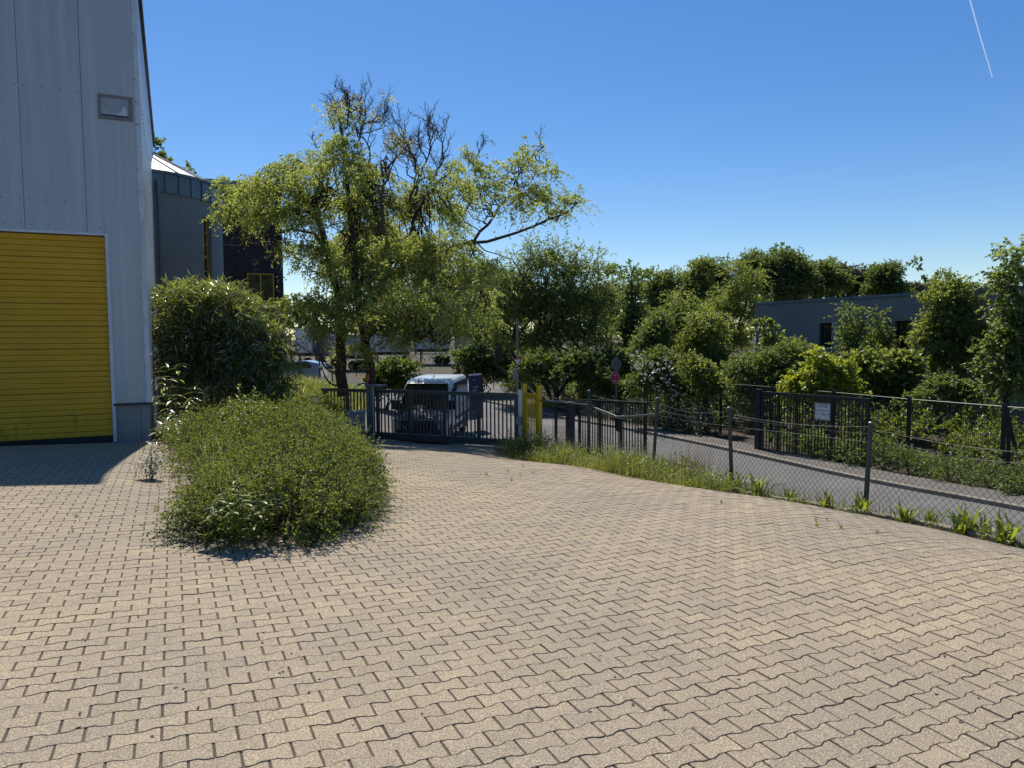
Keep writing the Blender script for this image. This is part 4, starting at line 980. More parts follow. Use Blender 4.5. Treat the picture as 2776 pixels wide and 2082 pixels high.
for y in (.98, 4.25):
    for s in (-1, 1):
        b = MB(); b.tube([(s * .74, y, .33), (s * .93, y, .33)], .33, 20); wh = b.build('wheel', M['tyre'], van)
        b = MB(); b.tube([(s * .925, y, .33), (s * .94, y, .33)], .2, 14); b.build('rim', M['rim'], wh)
        b = MB(); arc = [(s * (HWV + .004), y + .42 * math.cos(q), .33 + .42 * math.sin(q)) for q in np.linspace(-.25, math.pi + .25, 14)]; b.prism(arc, (s * .004, 0, 0)); fix_normals(b.build('wheel_arch', M['van_black'], van))
# right flank seen from the yard (the van's left side, local +x)
X = HWV + .003
def flank(pts, name, mat, th=.004, parent=None):
    def P(y, z):
        x = X if z < 1.15 else X - (z - 1.15) / 1.1 * .082
        return (x, y, z)
    b = MB(); b.prism([P(y, z) for y, z in pts], (th, 0, 0)); return fix_normals(b.build(name, mat, parent or van))
flank([(1.18, 1.3), (1.95, 1.3), (1.9, 1.95), (1.66, 1.97)], 'side_window', M['glass'])
flank([(2.15, .75), (5.15, .75), (5.15, 2.18), (2.0, 2.18)], 'navy_panel', M['van_navy'])
flank([(1.5, .42), (4.9, .42), (4.9, .6), (1.5, .6)], 'side_moulding', M['van_black'])
for pts in ([(2.7, 1.93), (4.7, 1.93), (4.7, 2.0), (2.7, 2.0)], [(2.7, 1.2), (4.7, 1.2), (4.7, 1.27), (2.7, 1.27)], ): flank([(y, z) for y, z in pts], 'yellow_bar', M['van_stripe'], .008)
for y in (2.7, 4.68): flank([(y, 1.27), (y + .03, 1.27), (y + .03, 1.93), (y, 1.93)], 'frame_line', M['van_white'], .007)
text('AR DE BU', .42, (X - .038 + .012, 2.75, 1.45), (0, 1, 0), (1, 0, .1), M['van_white'], van, (0, 0, 0))
b = MB(); b.box((X - .15, 1.99, .5), (X + .004, 2.005, 2.0)); b.build('door_gap', M['van_black'], van)
# rear door swung out to the side
b = MB(); dv = np.array([.42, .85, 0]); dv = dv / np.linalg.norm(dv)
b.obox(np.array([HWV, 5.3, 1.32]) + dv * .43 * 1.0, dv * .43, np.array([-dv[1], dv[0], 0]) * .03, Z3 * .98); b.build('rear_door', M['van_navy'], van)
dn = np.array([dv[1], -dv[0], 0]); dc = np.array([HWV, 5.3, 0]) + dn * .034
for z, s_, t_ in ((2.08, .1, 'VAT'), (1.72, .1, 'Transport'), (1.58, .1, 'Service'), (.62, .11, 'SCAN')): text(t_, s_, dc + dv * .2 + Z3 * z, dv, dn, M['white_sign'], van, (0, 0, 0))
b = MB(); b.obox(dc + dv * .62 + Z3 * 1.3, dv * .13, dn * .003, Z3 * .2); b.build('white_decal', M['white_sign'], van)
b = MB(); b.obox(np.array([HWV, 5.3, 1.32]) + dv * .43 + Z3 * 1.0, dv * .43, np.array([-dv[1], dv[0], 0]) * .032, Z3 * .03); b.build('door_edge', M['van_white'], van)
b = MB(); b.loft([[(-.04, 2.6, 2.38), (.04, 2.6, 2.38), (.0, 2.6, 2.39)], [(-.02, 2.85, 2.38), (.02, 2.85, 2.38), (.0, 2.85, 2.5)]]); fix_normals(b.build('roof_aerial', M['van_black'], van))

# ------------------------------------------------------------------ trailers, car and posts on the far lot
def trailer(name, label, x0, x1, y0, y1, Y, mat, depth, yaw=0.0, spare=None):
    a = at(x0, y0, Y); c = at(x1, y1, Y); z1, z0 = a[2], c[2]; gz_ = g1((a[0] + c[0]) / 2, Y); w = c[0] - a[0]
    root = empty(name, ((a[0] + c[0]) / 2, Y, gz_), label, 'trailer', None, yaw); b = MB()
    b.box((-w / 2, 0, z0 - gz_), (w / 2, depth, z1 - gz_)); b.build('box_body', mat, root)
    for x in np.linspace(-w / 2 + .1, w / 2 - .1, max(3, int(w / .9))):
        b = MB(); b.box((x - .02, -.025, z0 - gz_ + .05), (x + .02, -.002, z1 - gz_ - .05)); b.build('rib', mat, root)
    b = MB(); b.box((-w / 2 - .02, -.04, z1 - gz_), (w / 2 + .02, depth, z1 - gz_ + .08)); b.build('top_edge', M['trim'], root)
    b = MB(); b.box((-w / 2 + .1, .1, z0 - gz_ - .35), (w / 2 - .1, depth - .1, z0 - gz_ - .003)); b.build('chassis', M['van_black'], root)
    n = 2 if w > 2.6 else 1
    for k in range(n):
        for yy in (.25, depth - .25):
            x = w * (.18 + .2 * k); b = MB(); b.tube([(x, yy - .12, .48), (x, yy + .12, .48)], .48, 14); b.build('wheel', M['tyre'], root)
    for x in (-w * .3,):
        b = MB(); b.box((x - .08, .2, .0), (x + .08, .35, z0 - gz_ - .35)); b.build('support_leg', M['van_black'], root)
    return root
trailer('box_trailer', 'white box trailer with pink-grey side parked on the far gravel lot', 1120, 1217, 902, 944, 78, M['trailer_white'], 2.5)
trailer('box_trailer', 'light grey trailer half hidden at the right beside the white one', 1232, 1300, 898, 946, 80, M['trailer_grey'], 2.5)
trailer('box_trailer', 'white trailer end seen left of the willow trunk', 800, 847, 890, 955, 74, M['trailer_white'], 6)
trailer('box_trailer', 'navy trailer end between white trailer and willow trunk', 848, 878, 895, 957, 72, M['trailer_navy'], 6)
trailer('box_trailer', 'grey trailer nearest to the left of the willow trunk', 890, 985, 908, 962, 70, M['trailer_grey'], 2.5)
trailer('box_trailer', 'long pale trailer behind the drooping willow twigs', 1000, 1105, 905, 952, 76, M['trailer_white'], 2.5)
cp = at(800, 1000, 46.0); cz_ = g1(cp[0], cp[1]) + .0
ctop = at(800, 976, 46)[2]; car = empty('parked_car', (cp[0], 46.0, ctop - 1.46), 'pale blue hatchback parked left on the far lot behind tall grass', 'car')
b = MB(); prof = [(-2.0, .5), (-1.95, .85), (-1.2, .95), (-.5, 1.42), (.9, 1.46), (1.7, 1.3), (1.85, .9), (1.9, .45)]
b.loft([[(x, y, z) for x, z in prof] + [(1.8, y, .28), (-1.9, y, .28)] for y in (-.82, .82)]); fix_normals(b.build('body', M['car_blue'], car))
for pts in ([(-.95, 1.0), (-.42, 1.36), (.18, 1.38), (.18, 1.0)], [(.26, 1.0), (.26, 1.38), (.95, 1.38), (1.3, 1.2), (1.25, 1.0)]):
    b = MB(); b.prism([(x, -.83, z) for x, z in pts], (0, .008, 0)); fix_normals(b.build('window', M['glass'], car))
b = MB(); b.box((1.84, -.8, .85), (1.93, -.55, 1.1)); b.build('tail_light', M['red'], car)
for x in (-1.25, 1.2):
    b = MB(); b.tube([(x, -.84, .3), (x, -.66, .3)], .3, 14); b.build('wheel', M['tyre'], car)
for i, (x, y0, y1, Y, lab) in enumerate(((866, 968, 1024, 44, 'thin dark boundary post standing in the gravel left of the willow'), (902, 980, 1006, 44, 'short leaning dark post close to the willow trunk'))):
    a = at(x, y1, Y); c = at(x - (3 if i else 0), y0, Y); zz = g1(a[0], Y); o = MB(); o.tube([(a[0], Y, zz), tuple(c)], .045, 6)
    o = o.build('boundary_post', M['dark_trim'], None, (a[0], Y, zz)); o.location = (a[0], Y, zz); tag(o, lab, 'post')
a = at(797, 1010, 30.0); zz = g1(a[0], 30.0); c = at(789, 948, 30.0)
wpo = empty('wooden_post', (a[0], 30.0, zz), 'leaning weathered wooden post with a short crosspiece in the tall grass', 'post')
b = MB(); b.tube([(a[0], 30, zz), tuple(c)], .045, 6); b.build('shaft', M['wood'], wpo, (a[0], 30, zz))
b = MB(); b.obox(np.array(c) + [.1, -.03, -.1], (.2, 0, .02), (0, .05, 0), (-.01, 0, .13)); b.build('crosspiece', M['wood'], wpo, (a[0], 30, zz))
# low railing at the crossing street
a = at(1320, 1050, 50); zz = g1(a[0], 50)
rl = empty('street_railing', (a[0], 50, zz), 'low dark tubular railing at the crossing street beside the shrubs', 'railing')
for x in (1319, 1338):
    p = at(x, 1050, 50); b = MB(); b.tube([(p[0], 50, zz), (p[0], 50, at(x, 1023, 50)[2])], .04, 6); b.build('post', M['dark_trim'], rl, (a[0], 50, zz))
b = MB(); b.tube([at(1319, 1024, 50), at(1338, 1024, 50)], .04, 6); b.build('rail', M['dark_trim'], rl, (a[0], 50, zz))

# ------------------------------------------------------------------ foliage
def nrm(v): return v / (np.linalg.norm(v, axis=-1, keepdims=True) + 1e-9)
def leaf_quads(P, D, ll, lw, up=.5):
    """rhombic leaves at P pointing along D; returns V (4n,3), faces (n,4)"""
    n = len(P); nv = rng.normal(0, 1, (n, 3)); nv[:, 2] += up * 1.6; S = nrm(np.cross(D, nv)); Nn = nrm(np.cross(S, D))
    l = ll * rng.uniform(.7, 1.25, (n, 1)); w = lw * rng.uniform(.75, 1.25, (n, 1))
    mid = P + D * l * .42 + Nn * l * .04
    V = np.stack([P, mid - S * w * .5, P + D * l - Nn * l * .08, mid + S * w * .5], 1)
    return V.reshape(-1, 3), np.arange(4 * n).reshape(n, 4)
def on_twigs(P0, D0, L, k, droop, curl=0.0):
    """k leaf stations on each twig; returns points, outward directions"""
    n = len(P0); t = np.linspace(.12, 1, k)[None, :, None] + rng.normal(0, .03, (n, k, 1))
    Pt = P0[:, None] + D0[:, None] * L[:, None, None] * t
    Pt = Pt - Z3 * (droop * L[:, None, None] * t ** 1.8)
    if curl: 
        ph = rng.uniform(0, 6.28, (n, 1, 1)); a = nrm(np.cross(D0, Z3) + 1e-3)
        Pt = Pt + a[:, None] * curl * np.sin(t * 9 + ph) + Z3 * curl * .6 * np.cos(t * 8 + ph)
    Dt = D0[:, None] - Z3 * (droop * 1.8 * t ** .8)
    return Pt.reshape(-1, 3), nrm(Dt).reshape(-1, 3)
class Tubes:
    """many thin tapered tubes in one mesh (vectorised per polyline)"""
    def __init__(s): s.V = []; s.Q = []; s.n = 0
    def add(s, pts, r, k=5):
        pts = np.asarray(pts, float); m = len(pts); r = np.broadcast_to(np.asarray(r, float), (m,))
        t = np.gradient(pts, axis=0); t = nrm(t); ref = np.where(np.abs(t[:, 2:3]) < .9, Z3, np.array([1.0, 0, 0])); a = nrm(np.cross(t, ref)); b = np.cross(t, a)
        q = np.linspace(0, 2 * math.pi, k, endpoint=False)
        v = pts[:, None] + r[:, None, None] * (np.cos(q)[None, :, None] * a[:, None] + np.sin(q)[None, :, None] * b[:, None])
        i = np.arange(m * k).reshape(m, k) + s.n; nx = np.roll(i, -1, 1)
        s.V.append(v.reshape(-1, 3)); s.Q.append(np.stack([i[:-1], nx[:-1], nx[1:], i[1:]], -1).reshape(-1, 4)); s.n += m * k
    def build(s, name, mat, parent, origin):
        return np_mesh(name, np.concatenate(s.V), [np.concatenate(s.Q)], mat, parent, origin=origin, smooth=True)
def curve(a, c, bend, n=7, jit=.05):
    a = np.asarray(a, float); c = np.asarray(c, float); L = np.linalg.norm(c - a); t = np.linspace(0, 1, n)[:, None]
    m = (a + c) / 2 + np.asarray(bend) * L
    p = (1 - t) ** 2 * a + 2 * t * (1 - t) * m + t * t * c
    p[1:-1] += rng.normal(0, jit * L / n, (n - 2, 3)); return p
def rand_dir(n):
    return nrm(rng.normal(0, 1, (n, 3)))

def crown_leaves(blobs, n_leaves, leaf, mat, k=11, clump=.42, twig=.45, droop=.25, upb=.35, shell=.42, curl=0.0, tone_sd=.22, ltilt=.5, floor=None, ragged=.13):
    """blobs: (centre(3), radii(3)); leaves sit on twigs, twigs on clumps, clumps through each blob's volume"""
    vol = np.array([(r[0] * r[1] + r[1] * r[2] + r[0] * r[2]) for _, r in blobs]); share = vol / vol.sum()
    V = []; Fq = []; T = []; cl = []; off = 0
    for (c, r), s in zip(blobs, share):
        c = np.asarray(c, float); r = np.asarray(r, float); nt = max(6, int(n_leaves * s / k)); nc = max(3, int(nt / 9))
        d = rand_dir(nc); d[:, 2] = np.where(d[:, 2] < -.35, -d[:, 2] * .6, d[:, 2]); d = nrm(d)
        C = c + d * r * (rng.uniform(0, 1, (nc, 1)) ** shell) * rng.uniform(1 - ragged, 1 + ragged * .8, (nc, 1))
        ct = np.clip(rng.normal(.5, .23, nc), 0, 1); ci = rng.integers(0, nc, nt)
        P0 = C[ci] + rng.normal(0, clump * .45, (nt, 3)) * np.array([1, 1, .8])
        out = nrm((P0 - c) / r); D0 = nrm(out * .75 + rng.normal(0, .6, (nt, 3)) + Z3 * upb)
        Lt = twig * rng.uniform(.6, 1.4, nt)
        P, D = on_twigs(P0, D0, Lt, k, droop, curl)
        side = rng.normal(0, .75, P.shape); LD = nrm(D * .8 + side - Z3 * .15)
        tn = np.clip(np.repeat(ct[ci], k) + rng.normal(0, tone_sd, len(P)), 0, 1)
        if floor is not None:
            kk = P[:, 2] > floor(P); P, LD, tn = P[kk], LD[kk], tn[kk]
        v, q = leaf_quads(P, LD, leaf[0], leaf[1], ltilt); V.append(v); Fq.append(q + off); T.append(tn); off += len(v); cl.append(C)
    return np.concatenate(V), np.concatenate(Fq), np.concatenate(T), cl

def px_blobs(lst, Y, dj=.35, df=.85, shrink=0.0):
    """(px, py, rx, ry[, dY]) in photo pixels -> world ellipsoids at their own depth"""
    out = []
    for q in lst:
        cx, cy, rx, ry = q[:4]; r = (rx + ry) / 2 * Y / F
        dY = q[4] if len(q) > 4 else rng.uniform(-dj, dj) * r
        R3 = np.array([rx, (rx + ry) / 2 * df, ry]) * (Y + dY) / F
        out.append((at(cx, cy, Y + dY), np.maximum(R3 * .5, R3 - shrink)))
    return out

def tree(name, label, cat, bx, Y, blobs, n_leaves, leaf, mat, bark='bark', tr=.12, stems=1, group=None, fork=.35, limbs=True, spread=.25, base=None, **kw):
    B = ground_Y(bx, Y) if base is None else np.asarray(base, float)
    root = empty(name, B, label, cat, group)
    bl = px_blobs(blobs, Y, shrink=.4 * kw.get('clump', .42) + .35 * kw.get('twig', .45)) if not isinstance(blobs[0][0], np.ndarray) else blobs
    kw.setdefault('ragged', .3); V, Q, T, cl = crown_leaves(bl, n_leaves, leaf, M[mat], **kw)
    np_mesh('crown' if cat == 'tree' else 'foliage', V, [Q], M[mat], root, tone=T, origin=B)
    tb = Tubes(); top = max(c[2] + r[2] * .5 for c, r in bl); H = top - B[2]
    cx = np.mean([c[0] for c, r in bl]); cy_ = np.mean([c[1] for c, r in bl])
    forks = []
    for s in range(stems):
        a = B + np.array([rng.normal(0, .06 * stems), rng.normal(0, .06 * stems), -.15]); f = np.array([B[0] + (cx - B[0]) * .5 + rng.normal(0, spread * (stems > 1) + .02) * H * .3, B[1] + (cy_ - B[1]) * .5 + rng.normal(0, .05), B[2] + H * fork * rng.uniform(.85, 1.25)])
        tb.add(curve(a, f, (rng.normal(0, .04), 0, 0), 7), np.linspace(tr, tr * .7, 7), 7); forks.append(f)
    br = Tubes(); ls = []
    for i, ((c, r), C) in enumerate(zip(bl, cl)):
        f = forks[i % len(forks)]; Ln = np.linalg.norm(c - f)
        if limbs:
            p = curve(f, c + Z3 * r[2] * .25, (0, 0, -.06), 7); r0 = min(tr * .62, .016 * Ln + .02); br.add(p, np.linspace(r0, r0 * .35, 7), 5)
            for C_ in C[rng.permutation(len(C))[:26]]:
                s0 = p[rng.integers(2, 6)]; br.add(curve(s0, C_, (0, 0, -.08), 5), np.linspace(r0 * .3, .006, 5), 3)
    tb.build('trunk' if cat == 'tree' else 'stem', M[bark], root, B)
    if br.n: br.build('branches', M[bark], root, B)
    return root

# ---- the contorted willow
WY = 21.3
WB = ground_Y(935, WY)
wil = empty('willow_tree', WB, 'large contorted yellow-green willow with bare dead tops behind the gate', 'tree')
def pl(lst, dY=0.0, e=0.0):
    n = len(lst); return np.array([at(x, y, WY + dY + e * i / max(1, n - 1)) for i, (x, y) in enumerate(lst)])
def smooth_poly(p, n, wig=.0):
    d = np.concatenate([[0], np.cumsum(np.linalg.norm(np.diff(p, axis=0), axis=1))]); s = np.linspace(0, d[-1], n)
    q = np.stack([np.interp(s, d, p[:, i]) for i in range(3)], -1); q[1:-1] = (q[:-2] + 2 * q[1:-1] + q[2:]) / 4
    if wig: q[1:] += np.stack([np.sin(s[1:] * 6.5 + 1), np.cos(s[1:] * 5.1), np.sin(s[1:] * 7.7 + 2)], -1) * wig
    return q
tb = Tubes()
trunks = [([(932, 1075), (922, 985), (925, 900), (918, 800), (893, 700), (870, 620), (850, 560)], 0, .22, .10), ([(1015, 1075), (1000, 985), (982, 880), (963, 770), (955, 690), (950, 560), (935, 430), (922, 330)], .8, .21, .05)]
for l, dy, r0, r1 in trunks: tb.add(smooth_poly(pl(l, dy), 18, .03), np.linspace(r0, r1, 18) * .78, 9)
tb.build('trunk', M['bark'], wil, WB)
limbs = [([(918, 800), (930, 740), (952, 690)], 0, 0, .13), ([(893, 690), (850, 625), (770, 622), (690, 660), (600, 665)], 0, 1, .11), ([(850, 560), (800, 500), (760, 460), (730, 440)], 0, .5, .09), ([(963, 770), (1060, 705), (1180, 685), (1285, 655), (1360, 648), (1430, 615), (1510, 590), (1570, 550)], .8, -1, .2),
         ([(1180, 685), (1290, 650), (1340, 580), (1385, 525), (1420, 440), (1475, 395)], .3, -.8, .13), ([(950, 560), (1010, 500), (1030, 420)], .8, .5, .09), ([(1060, 705), (1110, 640), (1130, 560), (1180, 500), (1235, 440)], .6, 1, .11), ([(1010, 860), (1090, 800), (1180, 790), (1260, 760)], .6, -1, .1), ([(925, 880), (880, 830), (820, 840), (790, 850)], 0, -1, .08), ([(930, 1020), (890, 1000), (862, 968), (800, 925), (770, 905)], 0, -.5, .08), ([(926, 1045), (905, 1045), (885, 1020), (873, 1000)], 0, -.4, .1),
         ([(950, 560), (1000, 480), (1060, 400)], .8, 1, .08), ([(1285, 655), (1278, 700), (1290, 745), (1322, 805)], .2, -.3, .05), ([(1285, 655), (1340, 690), (1400, 700), (1440, 730)], .2, -.5, .05), ([(1000, 900), (1060, 880), (1140, 900), (1200, 930)], .6, -1.5, .07), ([(982, 880), (900, 760), (860, 740)], .8, -1, .07)]
br = Tubes(); limb_pts = []
for l, dy, e, r0 in limbs:
    p = smooth_poly(pl(l, dy, e), 16, .035); br.add(p, np.linspace(r0, r0 * .25, 16) * .45, 6); limb_pts.append(p)
br.build('limb', M['bark'], wil, WB)
wb = [(950, 330, 40, 36), (1180, 880, 95, 60), (1290, 850, 60, 70), (940, 405, 75, 60), (920, 480, 115, 70), (810, 470, 95, 60), (735, 530, 95, 70), (650, 545, 65, 62), (640, 600, 55, 50), (770, 600, 110, 65), (900, 575, 120, 80), (1000, 540, 70, 110), (1095, 560, 70, 80), (1175, 600, 95, 95), (1150, 500, 40, 45), (1265, 470, 40, 75), (1230, 520, 50, 60), (1330, 520, 60, 50), (1395, 455, 60, 45), (1455, 400, 34, 26), (1490, 480, 35, 45), (1420, 545, 95, 50), (1500, 560, 70, 48), (1560, 548, 30, 26), (1200, 690, 110, 70),
      (1080, 710, 120, 90), (960, 735, 115, 110), (860, 730, 80, 80), (770, 690, 45, 40), (800, 855, 55, 48), (890, 850, 80, 80), (1005, 850, 95, 100), (1110, 850, 110, 110), (1200, 800, 95, 100), (1280, 760, 80, 85), (1120, 930, 85, 45), (1010, 640, 90, 60), (1050, 900, 95, 60), (1150, 840, 90, 70), (1240, 900, 70, 55), (1130, 770, 90, 60), (1060, 800, 80, 60), (900, 910, 70, 50), (960, 960, 60, 40), (700, 590, 60, 45)]
wb = [(a, b, c, d, rng.uniform(-2.4, 4.2) if 820 < a < 1240 and b > 480 else rng.uniform(-1.6, 1.6)) for a, b, c, d in wb]
wb += [(1000, 650, 90, 70, 4.6), (1080, 690, 90, 60, 5.2), (920, 680, 80, 60, 4.4), (1150, 730, 80, 60, 4.8), (1010, 740, 90, 60, 5.0)]
V, Q, T, cl = crown_leaves(px_blobs(wb, WY, .9, 1.0, .12), 150000, (.105, .036), None, k=15, clump=.24, twig=.46, droop=.8, upb=.4, shell=.42, curl=.045, tone_sd=.22, ltilt=.2)
T = T * .9
np_mesh('crown', V, [Q], M['willow'], wil, tone=T, origin=WB)
tw = Tubes(); allp = np.concatenate(limb_pts + [smooth_poly(pl(l, dy), 18)[9:] for l, dy, _, _ in trunks])
for C in cl:
    for c in C[rng.permutation(len(C))[:30]]:
        d = np.linalg.norm(allp - c, axis=1); j = np.argsort(d)[:4]; a = allp[rng.choice(j)]
        if np.linalg.norm(a - c) < 4.5: tw.add(curve(a, c, (0, 0, -.1), 7, .35), np.linspace(.022, .006, 7), 3)
tw.build('branches', M['bark'], wil, WB)
# dead, bare, twisting tops
db = Tubes(); dl_p = []; dl_d = []
def bare(p, d, L, r, depth):
    n = 7; pts = [np.array(p)]; dd = np.array(d, float)
    for i in range(n):
        dd = dd + rng.normal(0, .34, 3) * np.array([1, .7, .8]) + Z3 * .1; dd /= np.linalg.norm(dd); pts.append(pts[-1] + dd * L / n)
    db.add(pts, np.linspace(r, max(.005, r * .45), n + 1), 4 if r > .02 else 3)
    if depth == 0:
        return
    for i in range(2, n + 1):
        for _ in range(1 if i < n else 2):
            if rng.random() < .9:
                v = dd + rng.normal(0, .62, 3) + Z3 * .25; v /= np.linalg.norm(v); bare(pts[i], v, L * rng.uniform(.42, .72), r * .52, depth - 1)
    if depth == 1: dl_p.append(pts[-1]); dl_d.append(dd)
up3 = lambda x0, y0, x1, y1, dY: (at(x0, y0, WY + dY), at(x1, y1, WY + dY) - at(x0, y0, WY + dY))
for x0, y0, x1, y1, r, dp in ((925, 345, 905, 225, .05, 2), (905, 350, 868, 260, .045, 2), (935, 350, 985, 240, .05, 3), (960, 400, 1075, 290, .055, 3), (1000, 440, 1070, 350, .045, 2), (860, 400, 838, 350, .03, 1), (1040, 640, 1150, 440, .09, 2), (1110, 545, 1195, 400, .07, 3), (1125, 530, 1165, 370, .06, 3), (1180, 480, 1215, 370, .05, 2), (1290, 430, 1315, 380, .03, 2), (1460, 400, 1478, 350, .02, 1), (1275, 660, 1300, 780, .03, 1), (700, 660, 610, 680, .03, 2), (690, 700, 650, 740, .025, 2)):
    a, v = up3(x0, y0, x1, y1, rng.uniform(-.5, .5)); kf = .62 if y1 < 300 else .85; L = np.linalg.norm(v) * kf; bare(a, v / (L / kf), L, r * .72, dp)
db.build('dead_branches', M['dead_bark'], wil, WB)['label'] = 'bare dead branches at the top of the willow'
bl = px_blobs([(945, 290, 34, 34), (925, 320, 50, 30), (1010, 330, 26, 22), (1090, 400, 30, 30), (1070, 420, 20, 40), (1075, 370, 16, 26), (1040, 270, 16, 14)], WY)
V, Q, T, _ = crown_leaves(bl, 2000, (.10, .03), None, k=9, clump=.24, twig=.3, droop=.5, upb=.5)
np_mesh('dry_leaves', V, [Q], M['dead_leaf'], wil, tone=T, origin=WB)

# ---- trees and shrubs, near to far
TG = 'trees of the far wood'
tree('locust_tree', 'broad many-stemmed tree in the middle behind the street signs', 'tree', 1482, 38, [(1400, 770, 75, 65), (1480, 725, 85, 60), (1560, 750, 85, 65), (1620, 830, 62, 80), (1500, 830, 120, 85), (1400, 860, 85, 80), (1350, 790, 45, 50), (1570, 920, 95, 75), (1450, 940, 105, 65), (1345, 890, 50, 75), (1645, 920, 40, 60), (1440, 672, 36, 34), (1565, 690, 34, 30), (1620, 700, 26, 26), (1500, 670, 30, 30), (1390, 705, 26, 26), (1420, 800, 70, 60), (1560, 840, 80, 70)], 70000, (.13, .055), 'robinia', tr=.12, stems=6, fork=.3, spread=.6, clump=.5, twig=.5)
tree('leaning_tree', 'tall loose tree between willow and many-stemmed tree', 'tree', 1300, 45, [(1330, 760, 50, 60), (1300, 830, 70, 90), (1340, 930, 70, 70), (1250, 880, 70, 60), (1390, 960, 50, 50), (1300, 900, 70, 60)], 34000, (.14, .07), 'robinia', tr=.16, clump=.5)
tree('round_shrub', 'dark rounded shrub left of the yield sign beside the street', 'shrub', 1290, 42, [(1260, 975, 42, 40), (1310, 985, 50, 45), (1345, 1010, 50, 40), (1285, 1010, 55, 28), (1380, 1000, 40, 55)], 16000, (.14, .08), 'dark_green', tr=.05, stems=4, fork=.2, clump=.4, twig=.3)
tree('shade_shrub', 'dark shrub under the many-stemmed tree between the two signs', 'shrub', 1520, 34, [(1440, 1020, 65, 45), (1530, 1015, 80, 45), (1610, 1025, 60, 40), (1570, 980, 70, 40), (1470, 985, 60, 35)], 17000, (.12, .07), 'dark_green', tr=.04, stems=5, fork=.2, clump=.4, twig=.3)
tree('hedge_shrub', 'dark green leafy shrub between willow trunk and van roof', 'shrub', 1065, 29.5, [(1060, 1015, 48, 42), (1095, 1000, 30, 32), (1030, 1040, 45, 35), (1085, 1045, 40, 30)], 9000, (.13, .08), 'dark_green', tr=.04, stems=4, fork=.2, clump=.35, twig=.3)
tree('shade_shrub', 'dark shrub behind the round no stopping sign', 'shrub', 1660, 36, [(1640, 985, 45, 50), (1685, 1000, 45, 55), (1650, 1040, 50, 35)], 9000, (.12, .07), 'dark_green', tr=.04, stems=4, fork=.2, clump=.4, twig=.3)
tree('alder_tree', 'slim dark upright tree right of the many-stemmed tree', 'tree', 1715, 42, [(1712, 745, 18, 32), (1715, 800, 34, 45), (1718, 870, 48, 60), (1725, 950, 52, 65), (1690, 900, 34, 50)], 15000, (.13, .09), 'dark_green', tr=.1, clump=.42, twig=.35)
tree('birch_tree', 'pale green birch right of the slim dark tree', 'tree', 1835, 33, [(1830, 865, 62, 55), (1815, 925, 75, 60), (1890, 880, 50, 70), (1770, 950, 45, 40), (1870, 960, 70, 60), (1845, 815, 34, 34)], 30000, (.085, .055), 'birch', bark='birch_bark', tr=.08, stems=3, clump=.45, twig=.5, droop=.6)
tree('birch_tree', 'taller olive birch in front of the office building corner', 'tree', 1975, 38, [(1955, 850, 55, 70), (2000, 800, 45, 60), (1975, 930, 75, 75), (2045, 760, 32, 45), (2040, 850, 45, 60), (1935, 990, 50, 50), (1990, 730, 26, 40)], 34000, (.09, .055), 'birch', bark='birch_bark', tr=.09, stems=2, clump=.45, twig=.5, droop=.5)
tree('flowering_shrub', 'dark shrub dotted with pale blossom left of the far gate', 'shrub', 1790, 27.5, [(1775, 1000, 50, 45), (1740, 1045, 42, 45), (1810, 1045, 55, 50), (1860, 1060, 45, 45), (1790, 965, 28, 26)], 19000, (.10, .06), 'dark_green', tr=.04, stems=5, fork=.2, clump=.35, twig=.3)
tree('bright_shrub', 'bright green shrub just right of the blossom-dotted dark shrub', 'shrub', 1905, 26.5, [(1890, 1010, 34, 40), (1925, 1050, 42, 50), (1870, 985, 22, 24)], 9000, (.10, .065), 'birch', tr=.03, stems=4, fork=.2, clump=.3, twig=.3)
tree('mound_shrub', 'wide green domed shrub behind the left half of the far gate', 'shrub', 2110, 28, [(2080, 985, 75, 45), (2160, 962, 72, 38), (2010, 1010, 60, 55), (2100, 1040, 75, 45), (2225, 985, 50, 36), (2030, 1070, 55, 40), (2180, 1030, 70, 50)], 34000, (.085, .05), 'mid_green', tr=.05, stems=6, fork=.2, clump=.38, twig=.3)
tree('thicket_birch', 'light green birch thicket left of the tall olive birch', 'tree', 1900, 31, [(1880, 940, 60, 60), (1930, 900, 50, 60), (1940, 985, 60, 60), (1895, 870, 34, 40)], 22000, (.085, .055), 'birch', bark='birch_bark', tr=.05, stems=4, clump=.4, twig=.45, droop=.5)
tree('thicket_birch', 'mixed green thicket between pale birch and blossom-dotted shrub', 'tree', 1745, 31, [(1745, 950, 36, 50), (1775, 920, 40, 55), (1790, 880, 30, 34)], 15000, (.09, .06), 'mid_green', tr=.05, stems=4, clump=.4, twig=.4, droop=.3)
tree('maple_sapling', 'young maple rising above the domed green shrub', 'tree', 2085, 29.5, [(2078, 885, 16, 26), (2085, 925, 24, 26), (2150, 930, 18, 20), (2095, 955, 26, 18)], 1300, (.15, .12), 'birch', tr=.02, clump=.28, twig=.25)
tree('golden_shrub', 'yellow-leaved shrub rising behind the notice board', 'shrub', 2220, 23.5, [(2175, 1040, 46, 44), (2222, 1000, 34, 38), (2270, 1010, 36, 46), (2235, 1055, 58, 40), (2150, 1070, 36, 26), (2290, 1060, 42, 40), (2210, 965, 14, 16)], 15000, (.105, .085), 'yellow_green', tr=.03, stems=5, fork=.25, clump=.3, twig=.28)
tree('maple_shrub', 'fresh green maple shrub right of the yellow-leaved one', 'shrub', 2400, 25, [(2365, 1010, 52, 50), (2430, 985, 55, 48), (2350, 1065, 50, 40), (2455, 1045, 60, 55), (2405, 1090, 60, 40), (2330, 975, 26, 22)], 19000, (.12, .1), 'birch', tr=.035, stems=5, fork=.25, clump=.34, twig=.3)
